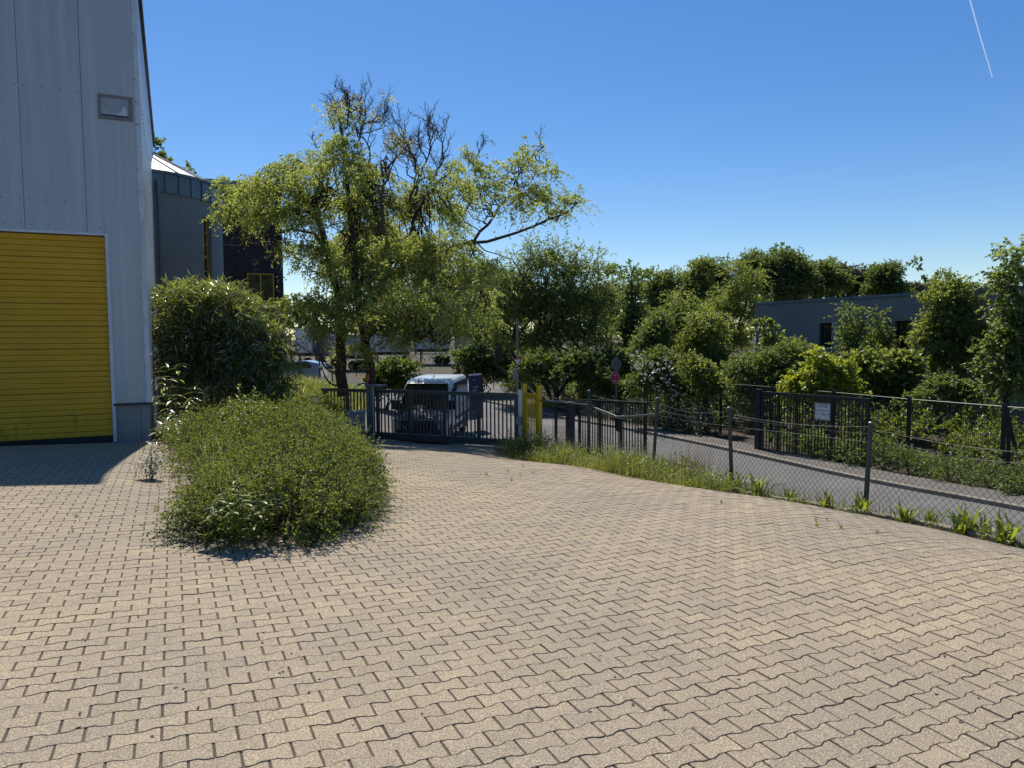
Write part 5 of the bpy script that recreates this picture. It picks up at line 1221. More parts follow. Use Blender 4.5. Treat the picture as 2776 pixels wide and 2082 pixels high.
tree('young_birch', 'thin young birch before the second office window', 'tree', 2312, 28, [(2302, 850, 18, 36), (2312, 900, 34, 44), (2318, 955, 44, 50), (2290, 920, 24, 34)], 6000, (.085, .065), 'mid_green', bark='birch_bark', tr=.04, clump=.34, twig=.35)
tree('young_birch', 'sparse young birch between second and third office windows', 'tree', 2385, 28.5, [(2378, 862, 20, 30), (2392, 905, 32, 40), (2410, 955, 40, 45), (2362, 930, 26, 34)], 3600, (.085, .065), 'mid_green', bark='birch_bark', tr=.035, clump=.34, twig=.35)
tree('hornbeam_tree', 'full upright many-stemmed tree before the office wall', 'tree', 2575, 25.5, [(2575, 785, 38, 34), (2545, 820, 44, 44), (2605, 825, 48, 50), (2570, 890, 78, 60), (2525, 930, 48, 60), (2620, 930, 48, 70), (2575, 985, 62, 60), (2555, 770, 18, 22)], 30000, (.1, .065), 'birch', tr=.06, stems=6, fork=.42, spread=.35, clump=.36, twig=.36)
tree('hazel_tree', 'tall loose tree cut by the right picture edge', 'tree', 2752, 18.5, [(2748, 690, 20, 40), (2755, 760, 40, 45), (2715, 775, 26, 18), (2770, 840, 48, 60), (2722, 835, 26, 22), (2750, 920, 56, 60), (2700, 955, 34, 40), (2775, 990, 60, 60), (2735, 1040, 58, 48), (2690, 1000, 28, 26)], 13000, (.10, .075), 'robinia', tr=.06, stems=2, clump=.3, twig=.34, droop=.4)
tree('grey_willow_shrub', 'grey-green shrub under the full upright tree', 'shrub', 2590, 22.5, [(2560, 1050, 40, 40), (2610, 1075, 50, 40), (2520, 1080, 40, 40)], 8000, (.1, .05), 'mid_green', tr=.03, stems=4, fork=.2, clump=.3, twig=.28)
for i, (bx, Y, bl, n, mt, lab) in enumerate([
    (1660, 54, [(1655, 820, 40, 45), (1640, 870, 55, 50), (1668, 770, 18, 24)], 9000, 'mid_green', 'mid green tree filling the gap behind the slim dark tree'),
    (1790, 58, [(1775, 800, 45, 45), (1810, 770, 45, 40), (1790, 850, 60, 50), (1770, 745, 16, 20)], 13000, 'mid_green', 'mid green rounded tree behind the pale birch'),
    (1880, 60, [(1870, 770, 45, 45), (1900, 730, 40, 40), (1890, 810, 60, 60)], 14000, 'robinia', 'olive tree right of the rounded mid green tree'),
    (1955, 62, [(1945, 760, 45, 50), (1925, 718, 14, 16), (1965, 715, 12, 22), (1950, 810, 55, 60)], 13000, 'dark_green', 'dark tree with two spiky tips on the skyline'),
    (2060, 64, [(2050, 740, 60, 60), (2020, 790, 60, 60), (2095, 780, 60, 60), (2040, 700, 30, 30), (2012, 715, 14, 24)], 20000, 'mid_green', 'large green tree left of the skyline peak'),
    (2140, 62, [(2130, 710, 48, 36), (2112, 690, 18, 16), (2160, 760, 60, 60), (2090, 715, 34, 30), (2145, 790, 60, 40)], 18000, 'dark_green', 'dark tree forming the highest peak of the wood'),
    (2230, 64, [(2225, 745, 48, 40), (2200, 790, 40, 40), (2250, 720, 18, 18), (2265, 770, 45, 45)], 14000, 'mid_green', 'rounded green tree right of the skyline peak'),
    (2320, 66, [(2310, 760, 48, 40), (2290, 735, 18, 18), (2340, 780, 45, 30)], 12000, 'brown_green', 'greyish olive tree above the office roof'),
    (2400, 62, [(2395, 750, 48, 42), (2420, 735, 26, 28), (2430, 790, 42, 32), (2375, 790, 40, 28)], 14000, 'dark_green', 'compact dark tree at the right end of the wood'),
    (2180, 66, [(2175, 735, 24, 34), (2160, 700, 14, 18), (2195, 760, 34, 30)], 7000, 'mid_green', 'narrow light tree just right of the skyline peak'),
    (2275, 70, [(2272, 738, 22, 26), (2290, 770, 34, 28), (2255, 715, 12, 14)], 7000, 'robinia', 'thin-topped olive tree above the middle of the office roof'),
    (2360, 70, [(2352, 750, 26, 24), (2370, 775, 34, 26)], 6000, 'mid_green', 'small green tree left of the compact dark tree'),
    (2480, 70, [(2480, 788, 32, 18), (2455, 790, 24, 20)], 4000, 'brown_green', 'low pale treetop right of the compact dark tree'),
    (2560, 70, [(2545, 782, 26, 20), (2585, 790, 30, 16)], 4000, 'grey_green', 'low treetop behind the full upright tree'),
    (2640, 70, [(2625, 786, 26, 14), (2660, 790, 20, 10)], 3000, 'grey_green', 'flat low treetop above the roof near the right edge')]):
    tree('broadleaf_tree', lab, 'tree', bx, Y, bl, int(n * 1.5), (.15, .10), mt, group=TG, tr=.2, clump=.5, twig=.5)
tree('oak_tree', 'tree top peeping over the hall behind the round tower', 'tree', 400, 44, [(412, 385, 14, 20), (432, 432, 26, 16), (405, 440, 24, 24), (506, 465, 8, 14), (470, 474, 20, 8)], 2600, (.2, .13), 'dark_green', tr=.2, clump=.35, twig=.3)
wood = [((x, (84 if x > 5 else 104) + rng.uniform(0, 14)), rng.uniform(8.0, 11)) for x in np.arange(-70, 80, 3.6)]
wbl = [(np.array([x, y, -1 + h * .5]), np.array([3.2, 2.6, h * .62])) for (x, y), h in wood]
V, Q, T, _ = crown_leaves(wbl, 120000, (.38, .28), None, clump=.8, twig=.7)
wd = np_mesh('distant_wood', V, [Q], M['dark_green'], None, tone=T, origin=(10, 85, 0)); wd.location = (10, 85, 0); tag(wd, kind='stuff')
for i, (x0, y0, x1, y1, Y, lab) in enumerate(((1612, 745, 1621, 672, 43, 'bare dead sapling rising behind the many-stemmed tree'), (1640, 790, 1648, 752, 43, 'short bare dead sapling left of the slim dark tree'))):
    B = at(x0, 900, Y); B[2] = g1(B[0], B[1]); sv = db; db = Tubes(); t = at(x1, y1, Y); db.add(curve(B, t, (0, 0, 0), 8), np.linspace(.09, .02, 8), 5)
    m0 = B + (t - B) * .8
    for q in (.72, .78, .84, .9): bare(B + (t - B) * q, nrm(np.array([rng.choice([-1, 1]), .1, .55])), .9, .02, 0)
    o = db.build('dead_sapling', M['dead_bark'], None, B); o.location = B; tag(o, lab, 'tree', 'bare dead saplings'); db = sv
# blossom on the dark shrub
ob = [o for o in bpy.data.objects if o.name.startswith('flowering_shrub')][0]
bl = px_blobs([(1800, 1050, 60, 45), (1760, 1010, 50, 40)], 26.9); V, Q, T, _ = crown_leaves(bl, 420, (.09, .09), None, k=3, clump=.5, twig=.1)
np_mesh('blossom', V, [Q], M['blossom'], ob, tone=T, origin=np.array(ob.location))
for o in bpy.data.objects:
    if o.name.startswith(('crown', 'foliage', 'branches', 'blossom', 'dry_leaves', 'dead_branches', 'limb')): o['kind'] = 'stuff'

# ------------------------------------------------------------------ bamboo, front shrubs, hedges, grass
def gz_of(P): return G(P[:, 0], P[:, 1])
# bamboo clump by the hall: canes, then long glossy leaves
BY = 17.6
BB = ground_Y(600, BY)
bam = empty('bamboo_clump', BB, 'dense bamboo clump with long glossy leaves beside the hall wall', 'bamboo')
bb = px_blobs([(470, 840, 45, 50), (540, 822, 60, 42), (610, 835, 66, 46), (665, 880, 62, 56), (715, 950, 52, 48), (755, 1010, 34, 50), (500, 920, 70, 70), (590, 920, 80, 70), (660, 990, 80, 70), (520, 1010, 80, 70), (600, 1050, 90, 60), (720, 1060, 55, 50), (455, 930, 34, 60)], BY, .3, 1.0)
V, Q, T, cl = crown_leaves(bb, 30000, (.20, .030), None, k=7, clump=.3, twig=.34, droop=.55, upb=.45, shell=.55, ltilt=.6)
np_mesh('foliage', V, [Q], M['bamboo'], bam, tone=T, origin=BB)['kind'] = 'stuff'
tips = px_blobs([(520, 790, 26, 14), (585, 800, 30, 12), (500, 800, 16, 14), (705, 905, 34, 16), (745, 950, 24, 14), (470, 810, 22, 12)], BY - .5)
V, Q, T, _ = crown_leaves(tips, 900, (.24, .036), None, k=6, clump=.22, twig=.4, droop=.5, upb=.8)
np_mesh('tip_leaves', V, [Q], M['bamboo'], bam, tone=np.clip(T + .3, 0, 1), origin=BB)['kind'] = 'stuff'
for k in range(70):
    c, r = bb[rng.integers(0, 6)]; top = c + rand_dir(1)[0] * r * .8; base = np.array([BB[0] + (top[0] - BB[0]) * .75 + rng.normal(0, .2), BB[1] + (top[1] - BB[1]) * .5 + rng.normal(0, .35), 0]); base[2] = g1(base[0], base[1]) - .05
    t = Tubes(); t.add(curve(base, top, (rng.normal(0, .05), 0, .12), 8), np.linspace(.016, .006, 8), 5); t.build('culm', M['culm'], bam, BB)

def leaf_blade(L, Wd, fold=.18, arch=.25, n=4):
    """one long pointed leaf along +x, as mesh data"""
    vs = []; fs = []
    for i in range(n + 1):
        t = i / n; w = Wd * .5 * (math.sin(math.pi * min(1, t * .85 + .12)) if i < n else 0.02); z = -arch * L * t * t
        vs += [(L * t, -w, z + fold * w), (L * t, 0, z), (L * t, w, z + fold * w)]
    for i in range(n):
        a = i * 3; fs += [(a, a + 1, a + 4, a + 3), (a + 1, a + 2, a + 5, a + 4)]
    return vs, fs
def leaf_me(name, mat, L, Wd, tone, **kw):
    vs, fs = leaf_blade(L, Wd, **kw); o = np_mesh(name, np.array(vs), [np.array(fs)], M[mat], tone=np.full(len(fs), tone)); me = o.data; bpy.data.objects.remove(o); return me
def leafy(name, label, cat, B, stems, mes, stem_mat='stem', group=None, size=(.8, 1.2)):
    """plant whose leaves are parts. stems: list of (points(world), radius, leaf stations, leaves per station, tilt)"""
    root = empty(name, B, label, cat, group); B = np.asarray(B)
    for pts, r, st, per, tilt in stems:
        pts = np.asarray(pts); tb = Tubes(); tb.add(pts, np.linspace(r, r * .4, len(pts)), 5); tb.build('stem', M[stem_mat], root, B)
        d = np.concatenate([[0], np.cumsum(np.linalg.norm(np.diff(pts, axis=0), axis=1))])
        ph = rng.uniform(0, 6.28)
        for i, f in enumerate(st):
            p = np.array([np.interp(f * d[-1], d, pts[:, q]) for q in range(3)])
            for j in range(per):
                ph += 2.4 if per == 1 else 6.283 / per
                a = ph + rng.normal(0, .25); e = tilt + rng.normal(0, .2); sc = rng.uniform(*size) * (1.0 - .35 * (f > .93))
                x = Vector((math.cos(a) * math.cos(e), math.sin(a) * math.cos(e), math.sin(e))); y = Vector((0, 0, 1)).cross(x).normalized(); z = x.cross(y)
                y2 = (y * math.cos(.3) + z * math.sin(rng.normal(0, .3)))
                q = p - B
                inst('leaf', mes[rng.integers(0, len(mes))], root, Matrix([[x[c] * sc, y[c] * sc, z[c] * sc, q[c]] for c in range(3)] + [[0, 0, 0, 1]]))
            if per > 1: ph += .8
    return root
bl_me = [leaf_me('leaf', 'bamboo', .26, .05, t, arch=.3) for t in (.5, .7, .85, 1.0)]
st = []
for x0, y0, x1, y1 in ((455, 1130, 450, 985), (480, 1130, 490, 985), (470, 1140, 440, 1020), (495, 1140, 530, 1050), (470, 1150, 470, 1075), (450, 1150, 428, 1090), (490, 1150, 515, 1085)):
    Y = 14.9 + rng.uniform(-.2, .4); a = at(x0, y0, Y); a[2] = g1(a[0], a[1]); c = at(x1, y1, Y); st.append((curve(a, c, (rng.normal(0, .05), 0, .06), 7), .009, np.concatenate([np.linspace(.35, .9, 6), [.97, 1.0]]), 2, .1))
leafy('bamboo_shoots', 'thin bamboo shoots with broad pale leaves at the hall corner', 'bamboo', ground_Y(475, 14.9), st, bl_me, 'culm')
st = []
for x0, x1, y1 in ((455, 440, 1150), (470, 480, 1140), (440, 425, 1165), (485, 505, 1160), (465, 462, 1130)):
    Y = 13.6 + rng.uniform(-.15, .2); a = at(x0, 1180, Y); a[2] = g1(a[0], a[1]); c = at(x1, y1, Y); st.append((curve(a, c, (rng.normal(0, .05), 0, .06), 6), .008, [.3, .45, .6, .75, .88, 1.0], 2, .15))
leafy('bamboo_shoots', 'low bamboo tuft at the foot of the concrete plinth', 'bamboo', ground_Y(465, 13.6), st, bl_me, 'culm')

# the wide low shrub in front and its neighbours in the bed
def mound(name, label, ells, n, leaf, mat, n_in=0, mat_in=None, B=None, grp='low shrubs in the planting bed', sprigs=0, **kw):
    bl = []
    for (x, y, rx, ry, rz) in ells:
        z = g1(x, y); bl.append((np.array([x, y, z + rz * .18]), np.array([rx, ry, rz * .85])))
    x, y = ells[0][:2]; B = np.array([x, y, g1(x, y)])
    root = empty(name, B, label, 'shrub', grp); fl = lambda P: gz_of(P) + .015
    V, Q, T, cl = crown_leaves(bl, n, leaf, None, floor=fl, **kw)
    np_mesh('foliage', V, [Q], M[mat], root, tone=T, origin=B)['kind'] = 'stuff'
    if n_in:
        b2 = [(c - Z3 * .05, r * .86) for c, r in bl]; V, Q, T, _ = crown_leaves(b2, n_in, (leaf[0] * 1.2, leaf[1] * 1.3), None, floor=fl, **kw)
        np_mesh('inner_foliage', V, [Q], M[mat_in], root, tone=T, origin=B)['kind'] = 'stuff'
    tb = Tubes()
    for (c, r), C in zip(bl, cl):
        for c_ in C[rng.permutation(len(C))[:24]]:
            a = np.array([c[0] + rng.normal(0, r[0] * .3), c[1] + rng.normal(0, r[1] * .3), 0]); a[2] = g1(a[0], a[1]); tb.add(curve(a, c_ + (c_ - c) * .06, (0, 0, .12), 6), np.linspace(.012, .003, 6), 4)
    tb.build('twigs', M['stem'], root, B)['kind'] = 'stuff'
    if sprigs:
        P = []; D = []
        for _ in range(sprigs):
            c, r = bl[rng.integers(0, len(bl))]; d = rand_dir(1)[0]; d[2] = abs(d[2]) + .15; d /= np.linalg.norm(d); P.append(c + d * r * 1.0); D.append(nrm(d + Z3 * .3 + rng.normal(0, .3, 3)))
        P = np.array(P); D = np.array(D); L = rng.uniform(.12, .42, len(P)) ; p, dd_ = on_twigs(P, D, L, 12, .35); s_ = nrm(dd_ * .6 + rng.normal(0, .7, p.shape)); v, q = leaf_quads(p, s_, leaf[0], leaf[1]); 
        np_mesh('sprigs', v, [q], M[mat], root, tone=np.clip(rng.normal(.75, .2, len(q)), 0, 1), origin=B)['kind'] = 'stuff'
        t2 = Tubes()
        for a, d, l in zip(P, D, L): t2.add(np.array([a - d * .1, a + d * l * .5 - Z3 * .03 * l, a + d * l - Z3 * .3 * l]), [.004, .003, .0015], 3)
        t2.build('sprig_stems', M['stem'], root, B)['kind'] = 'stuff'
    return root
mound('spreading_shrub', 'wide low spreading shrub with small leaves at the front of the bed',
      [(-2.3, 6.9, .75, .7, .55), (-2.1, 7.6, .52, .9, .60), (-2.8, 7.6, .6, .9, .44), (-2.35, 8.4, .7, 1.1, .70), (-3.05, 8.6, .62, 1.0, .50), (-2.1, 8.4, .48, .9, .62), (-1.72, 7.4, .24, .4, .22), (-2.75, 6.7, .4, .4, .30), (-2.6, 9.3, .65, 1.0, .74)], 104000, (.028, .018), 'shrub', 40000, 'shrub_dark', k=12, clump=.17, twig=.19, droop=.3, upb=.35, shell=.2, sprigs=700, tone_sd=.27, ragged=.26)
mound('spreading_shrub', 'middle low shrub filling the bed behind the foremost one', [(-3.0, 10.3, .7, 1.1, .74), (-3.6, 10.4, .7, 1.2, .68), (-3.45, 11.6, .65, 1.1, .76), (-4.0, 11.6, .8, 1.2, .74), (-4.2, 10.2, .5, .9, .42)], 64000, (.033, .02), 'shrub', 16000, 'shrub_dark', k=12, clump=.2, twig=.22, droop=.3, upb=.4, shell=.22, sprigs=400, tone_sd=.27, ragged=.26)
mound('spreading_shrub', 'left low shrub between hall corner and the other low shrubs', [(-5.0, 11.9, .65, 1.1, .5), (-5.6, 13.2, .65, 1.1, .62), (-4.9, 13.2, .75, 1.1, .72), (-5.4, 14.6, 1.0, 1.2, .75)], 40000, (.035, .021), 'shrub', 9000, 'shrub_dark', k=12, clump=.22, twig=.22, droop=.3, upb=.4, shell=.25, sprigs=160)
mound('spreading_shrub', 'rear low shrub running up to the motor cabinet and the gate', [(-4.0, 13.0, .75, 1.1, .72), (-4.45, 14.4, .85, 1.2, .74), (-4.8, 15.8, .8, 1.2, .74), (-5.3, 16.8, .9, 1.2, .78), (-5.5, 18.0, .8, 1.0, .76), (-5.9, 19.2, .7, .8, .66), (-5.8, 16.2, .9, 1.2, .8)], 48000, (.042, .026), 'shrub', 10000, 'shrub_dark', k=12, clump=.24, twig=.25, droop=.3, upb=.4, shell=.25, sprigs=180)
# upright willowy shoots standing out of the shrubs
sh_me = [leaf_me('leaf', 'weed', .085, .028, t, arch=.2) for t in (.35, .6, .8, 1.0)]
st = []
for x0, x1, y1 in ((655, 650, 1040), (685, 690, 1052), (640, 622, 1080), (700, 712, 1090), (668, 664, 1075), (610, 600, 1110), (720, 700, 1110)):
    Y = 11.4 + rng.uniform(-.3, .5); a = at(x0, 1190, Y); a[2] = g1(a[0], a[1]) + .4; c = at(x1, y1, Y); st.append((curve(a, c, (rng.normal(0, .04), 0, 0), 8), .006, np.linspace(.25, 1.0, 22), 2, .55))
leafy('upright_shoots', 'tall upright leafy shoots rising out of the middle low shrub', 'plant', ground_Y(660, 11.4), st, sh_me)
wm = [leaf_me('leaf', 'weed', .13, .04, t, arch=.35) for t in (.2, .4, .6, .75)]
st = []
B0 = ground_at(650, 1492)
for dx, dy, h in ((0, 0, .62), (.1, .05, .5), (-.1, .02, .5), (.18, .1, .42), (-.2, .06, .36), (.02, -.04, .4)):
    a = B0 + np.array([dx * .4, dy + .05, 0]); c = B0 + np.array([dx * 1.3, dy - .02, h]); st.append((curve(a, c, (0, 0, 0), 6), .006, np.linspace(.25, 1, 10), 2, .25))
leafy('broad_leaved_plant', 'leafy upright weed at the front foot of the low shrub', 'plant', B0, st, wm)
rm = [leaf_me('leaf', 'weed', .10, .085, t, arch=.2) for t in (.3, .5, .7)]
st = []
B1 = ground_at(560, 1480)
for q, (px, py) in enumerate(((520, 1470), (555, 1490), (590, 1500), (610, 1480), (575, 1465))):
    p = ground_at(px, py); st.append((np.array([p, p + [.01, 0, .06], p + [.02, -.01, .11 + .03 * (q % 2)]]), .004, [.9, 1.0], 1, .3))
leafy('trailing_vine', 'low vine with round leaves creeping over the pavers before the shrub', 'plant', B1, st, rm)
st = []
B1 = ground_at(1045, 1392)
for q, (px, py) in enumerate(((1040, 1385), (1062, 1390), (1085, 1392), (1020, 1350), (1030, 1330))):
    p = ground_at(px, py) ; st.append((curve(p + [-.35, .1, .05], p + [.02, 0, .06 + .05 * (q > 2)], (0, 0, .1), 6), .004, np.linspace(.3, 1, 12), 2, .3))
leafy('creeping_sprig', 'thin leafy sprigs creeping out over the pavers at the right foot of the shrub', 'plant', B1, st, [leaf_me('leaf', 'shrub', .035, .022, t) for t in (.5, .7, .9)])
sm_me = [leaf_me('leaf', 'silver', .11, .028, t, arch=.2) for t in (.3, .6, .9)]
B2 = ground_at(412, 1302); st = []
for dx, h in ((0, .5), (.07, .38), (-.08, .36), (.14, .26), (-.15, .24)): st.append((curve(B2, B2 + [dx, rng.normal(0, .04), h], (0, 0, 0), 6), .005, np.linspace(.2, 1, 11), 2, .4))
leafy('silver_plant', 'silvery grey-leaved plant alone on the pavers near the hall corner', 'plant', B2, st, sm_me)
# flowers by the gate's left end
B3 = ground_Y(862, 20.0); fr = empty('flowering_plant', B3, 'pink and violet flowering plant at the left end of the gate', 'plant')
V, Q, T, _ = crown_leaves(px_blobs([(865, 1105, 34, 26), (885, 1120, 34, 26)], 20.0), 3000, (.07, .035), None, k=8, clump=.25, twig=.25); np_mesh('foliage', V, [Q], M['mid_green'], fr, tone=T, origin=B3)['kind'] = 'stuff'
V, Q, T, _ = crown_leaves(px_blobs([(848, 1108, 22, 12), (868, 1128, 18, 12)], 19.7), 420, (.05, .05), None, k=4, clump=.18, twig=.15); np_mesh('flowers', V, [Q], M['flower'], fr, tone=T, origin=B3)['kind'] = 'stuff'

# hedge of low evergreen along the far walk, and the ground cover behind the rod fence
def strip_blobs(u0, u1, w0, w1, step, rz, jit=.15):
    out = []
    for w in np.arange(w0, w1, step):
        u = rng.uniform(u0, u1); p = uw(u, w + rng.normal(0, jit)); out.append((np.array([p[0], p[1], g1(*p) + rz * .3]), np.array([step * .8, step * .8, rz * rng.uniform(.75, 1.1)])))
    return out
def hedge(name, label, bl, n, leaf, mat, cat='hedge', **kw):
    B = np.array(bl[0][0]); B[2] = g1(B[0], B[1]); root = empty(name, B, label, cat)
    V, Q, T, cl = crown_leaves(bl, n, leaf, None, floor=lambda P: gz_of(P) + .02, **kw); np_mesh('foliage', V, [Q], M[mat], root, tone=T, origin=B)['kind'] = 'stuff'
    tb = Tubes()
    for (c, r), C in zip(bl, cl):
        a = np.array([c[0], c[1], g1(c[0], c[1])])
        for c_ in C[:6]: tb.add(curve(a, c_, (0, 0, .05), 4), np.linspace(.012, .004, 4), 3)
    tb.build('twigs', M['stem'], root, B)['kind'] = 'stuff'; return root
hedge('low_hedge', 'low dark evergreen hedge along the foot of the rod-mesh fence', strip_blobs(16.9, 18.1, 2, 16.5, .42, .55) + strip_blobs(16.7, 17.6, 2, 16.5, .42, .42), 46000, (.06, .035), 'dark_green', clump=.22, twig=.22, droop=.2, shell=.3, k=9)
hedge('low_hedge', 'grey-green low hedge left of the far gate hinge post', strip_blobs(16.9, 18.2, 19.5, 31, .5, .7) + strip_blobs(16.6, 17.4, 19.5, 30, .5, .5), 30000, (.07, .035), 'grey_green', clump=.25, twig=.25, droop=.2, shell=.3, k=9)
hedge('undergrowth_bush', 'sunlit bushy undergrowth behind the rod-mesh fence at right', strip_blobs(19.2, 20.6, 2, 16, .7, .9, .3) + strip_blobs(20.6, 23.5, 2, 17, .9, 1.1, .5), 26000, (.09, .06), 'weed', cat='shrub', clump=.35, twig=.35, k=9)
hedge('undergrowth_bush', 'dark undergrowth behind the far gate and the hedge', strip_blobs(19.2, 21, 16, 33, .8, 1.2, .3) + strip_blobs(21, 25, 14, 34, 1.0, 1.5, .5), 30000, (.11, .07), 'mid_green', cat='shrub', clump=.4, twig=.4, k=9)
hedge('undergrowth_bush', 'dark undergrowth along the far walk beyond the traffic signs', strip_blobs(18.5, 21, 29, 43, .8, 1.5, .3) + strip_blobs(21, 26, 30, 46, 1.1, 2.2, .5), 34000, (.13, .08), 'dark_green', cat='shrub', clump=.45, twig=.4, k=9)

def blades(P, H, Wd, lean, arch=.5):
    """curved grass blades: quad + tip triangle; arrays"""
    n = len(P); a = rng.uniform(0, 6.283, n); d = np.stack([np.cos(a), np.sin(a), np.zeros(n)], -1); s = np.stack([-np.sin(a), np.cos(a), np.zeros(n)], -1)
    ln = np.abs(rng.normal(0, lean, n)) + .05; h = H * rng.uniform(.5, 1.25, n); w = Wd * rng.uniform(.7, 1.3, n)
    m = P + d * (ln * h * .35)[:, None] + Z3 * (h * .6)[:, None]; t = P + d * (ln * h * 1.15)[:, None] + Z3 * (h * (1 - .35 * ln * arch))[:, None]
    V = np.stack([P - s * w[:, None] / 2, P + s * w[:, None] / 2, m + s * w[:, None] * .4, m - s * w[:, None] * .4, t], 1).reshape(-1, 3)
    o = np.arange(n)[:, None] * 5; return V, [o + np.array([[0, 1, 2, 3]]), o + np.array([[3, 2, 4]])]
def grass_obj(name, P, H, Wd, lean, mat, tone=.5, parent=None, kind='stuff', origin=None):
    V, F_ = blades(P, H, Wd, lean); n = len(P); tn = np.clip(rng.normal(tone, .22, n), 0, 1)
    o = np_mesh(name, V, F_, M[mat], parent, tone=np.concatenate([tn, tn]), origin=origin); 
    if kind: o['kind'] = kind
    return o
def on_ground(u, w):
    x = u * U[0] + w * W[0]; y = u * U[1] + w * W[1]; return np.stack([x, y, G(x, y) - .05], -1)
# rough verge of grass on the yard edge, taller towards the gate
n = 42000; w = rng.uniform(0, 1, n) ** .75 * 17.5 + 1; cl_w = rng.uniform(3, 19.5, 80); w = w * .86; u = rng.normal(8.2, .18, n)
k = w > 8.5; u[k] = rng.normal(8.0, .36, k.sum())
keep = rng.uniform(0, 1, n) < np.clip(.10 + .55 * np.clip(np.sin(w * 2.1) * np.sin(w * 5.3 + 1), 0, 1) + .9 * np.clip((w - 7.5) / 2.5, 0, 1), 0, 1); u, w = u[keep], w[keep]
hh = .12 + .05 * np.sin(w * 3) + np.clip((w - 7.0) / 3.5, 0, 1) * (.27 + .19 * np.sin(w * 4.1) * np.sin(w * 1.7 + 1))
grass_obj('verge_grass', on_ground(u, w), hh, .008, .85, 'grass')
n = 7000; w = rng.uniform(8.5, 16.6, n); u = rng.normal(7.95, .36, n)
V, F_ = leaf_quads(on_ground(u, w) + Z3 * rng.uniform(.04, .5, (n, 1)) * rng.uniform(.3, 1, (n, 1)), nrm(rng.normal(0, 1, (n, 3)) + Z3 * .2), .06, .03)
np_mesh('verge_weeds', V, [F_], M['weed'], None, tone=np.clip(rng.normal(.5, .25, n), 0, 1))['kind'] = 'stuff'
n = 5200; w = rng.uniform(.2, 10.5, n); u = rng.normal(7.93, .13, n); kk = rng.uniform(0, 1, n) < np.clip(.15 + np.sin(w * 1.9) * np.sin(w * 4.3 + 2) * 1.3, .06, 1); u, w = u[kk], w[kk]; n = len(u)
V, F_ = leaf_quads(on_ground(u, w) + Z3 * (.05 + rng.uniform(0, .16, (n, 1)) ** 1.3), nrm(rng.normal(0, 1, (n, 3)) + Z3 * .5), .05, .018)
np_mesh('edging_weeds', V, [F_], M['weed'], None, tone=np.clip(rng.normal(.4, .28, n), 0, 1))['kind'] = 'stuff'
n = 2600; w = rng.uniform(.2, 13, n); u = EDGE_U - .03 - np.abs(rng.normal(0, .10, n)); P = on_ground(u, w) + Z3 * .058
V, F_ = leaf_quads(P, nrm(rng.normal(0, 1, (n, 3)) * [1, 1, .2]), .035, .016, 3); np_mesh('edging_litter', V, [F_], M['litter'], None)['kind'] = 'stuff'
n = 1600; w = rng.uniform(.5, 15, n); u = rng.normal(8.0, .16, n); grass_obj('dry_stalks', on_ground(u, w), .34, .005, .3, 'dry', .5)
n = 2600; w = rng.uniform(8.5, 16.4, n); kk = np.sin(w * 3.3 + 1) + rng.normal(0, .5, n) > 0; w = w[kk]; n = len(w); u = rng.normal(8.02, .3, n); grass_obj('seed_heads', on_ground(u, w), .8, .005, .3, 'dry', .8)
hedge('tangled_weeds', 'dark tangled weeds at the foot of the yellow wicket gate', [(np.array([x, y, g1(x, y) + .12]), np.array(r)) for x, y, r in ((.25, 17.5, (.35, .35, .4)), (.75, 16.9, (.4, .4, .42)), (1.2, 16.3, (.4, .4, .34)), (-.1, 17.8, (.25, .25, .28)))], 7000, (.05, .02), 'mid_green', cat='weed', clump=.2, twig=.28, k=9, ragged=.3)
hedge('tangled_weeds', 'leafy weeds and grass mixed midway between wicket gate and kinked rail', [(np.array([x, y, g1(x, y) + .1]), np.array(r)) for x, y, r in ((1.9, 15.1, (.4, .4, .3)), (2.5, 14.0, (.4, .4, .3)), (3.1, 12.8, (.35, .4, .26)))], 4200, (.06, .025), 'weed', cat='weed', clump=.2, twig=.28, k=9, ragged=.3)
# bank between fence and road, meadow left, grass by the signs
n = 9000; u = rng.uniform(8.2, 10.8, n); w = rng.uniform(-1, 17, n); grass_obj('bank_grass', on_ground(u, w), .18, .009, .7, 'grass', .35)
n = 26000; x = rng.uniform(-13, -5.5, n); y = rng.uniform(21.5, 37, n); k = inside(x, y, [(-14, 22), (-6, 21.6), (-5.0, 25), (-7.5, 37), (-14, 37)]); x, y = x[k], y[k]
grass_obj('meadow_grass', np.stack([x, y, G(x, y) - .05], -1), .75, .014, .4, 'grass', .6)
n = 9000; u = rng.uniform(16.9, 20, n); w = rng.uniform(22, 34, n); grass_obj('sign_grass', on_ground(u, w), .5, .014, .45, 'weed', .6)
n = 9000; x = rng.uniform(-8.5, -4, n); y = rng.uniform(13, 21.5, n); k = inside(x, y, BED); x, y = x[k], y[k]; grass_obj('bed_grass', np.stack([x, y, G(x, y) - .05], -1), .55, .01, .5, 'grass', .55)
n = 2600; x = rng.uniform(-4.2, -2.6, n); y = rng.uniform(6.6, 11, n); k = inside(x, y, BED); x, y = x[k], y[k]; grass_obj('shrub_grass', np.stack([x, y, G(x, y) - .05], -1), .62, .007, .4, 'grass', .6)
# dry thin grass near the hall corner
dp = [ground_at(a, b)[:2] for a, b in ((385, 1215), (470, 1215), (480, 1290), (500, 1330), (420, 1330), (350, 1290))]
n = 1500; x = rng.uniform(-7, -3, n); y = rng.uniform(8, 14.5, n); k = inside(x, y, dp); x, y = x[k], y[k]; grass_obj('dry_grass', np.stack([x, y, G(x, y) - .02], -1), .22, .006, .45, 'dry')
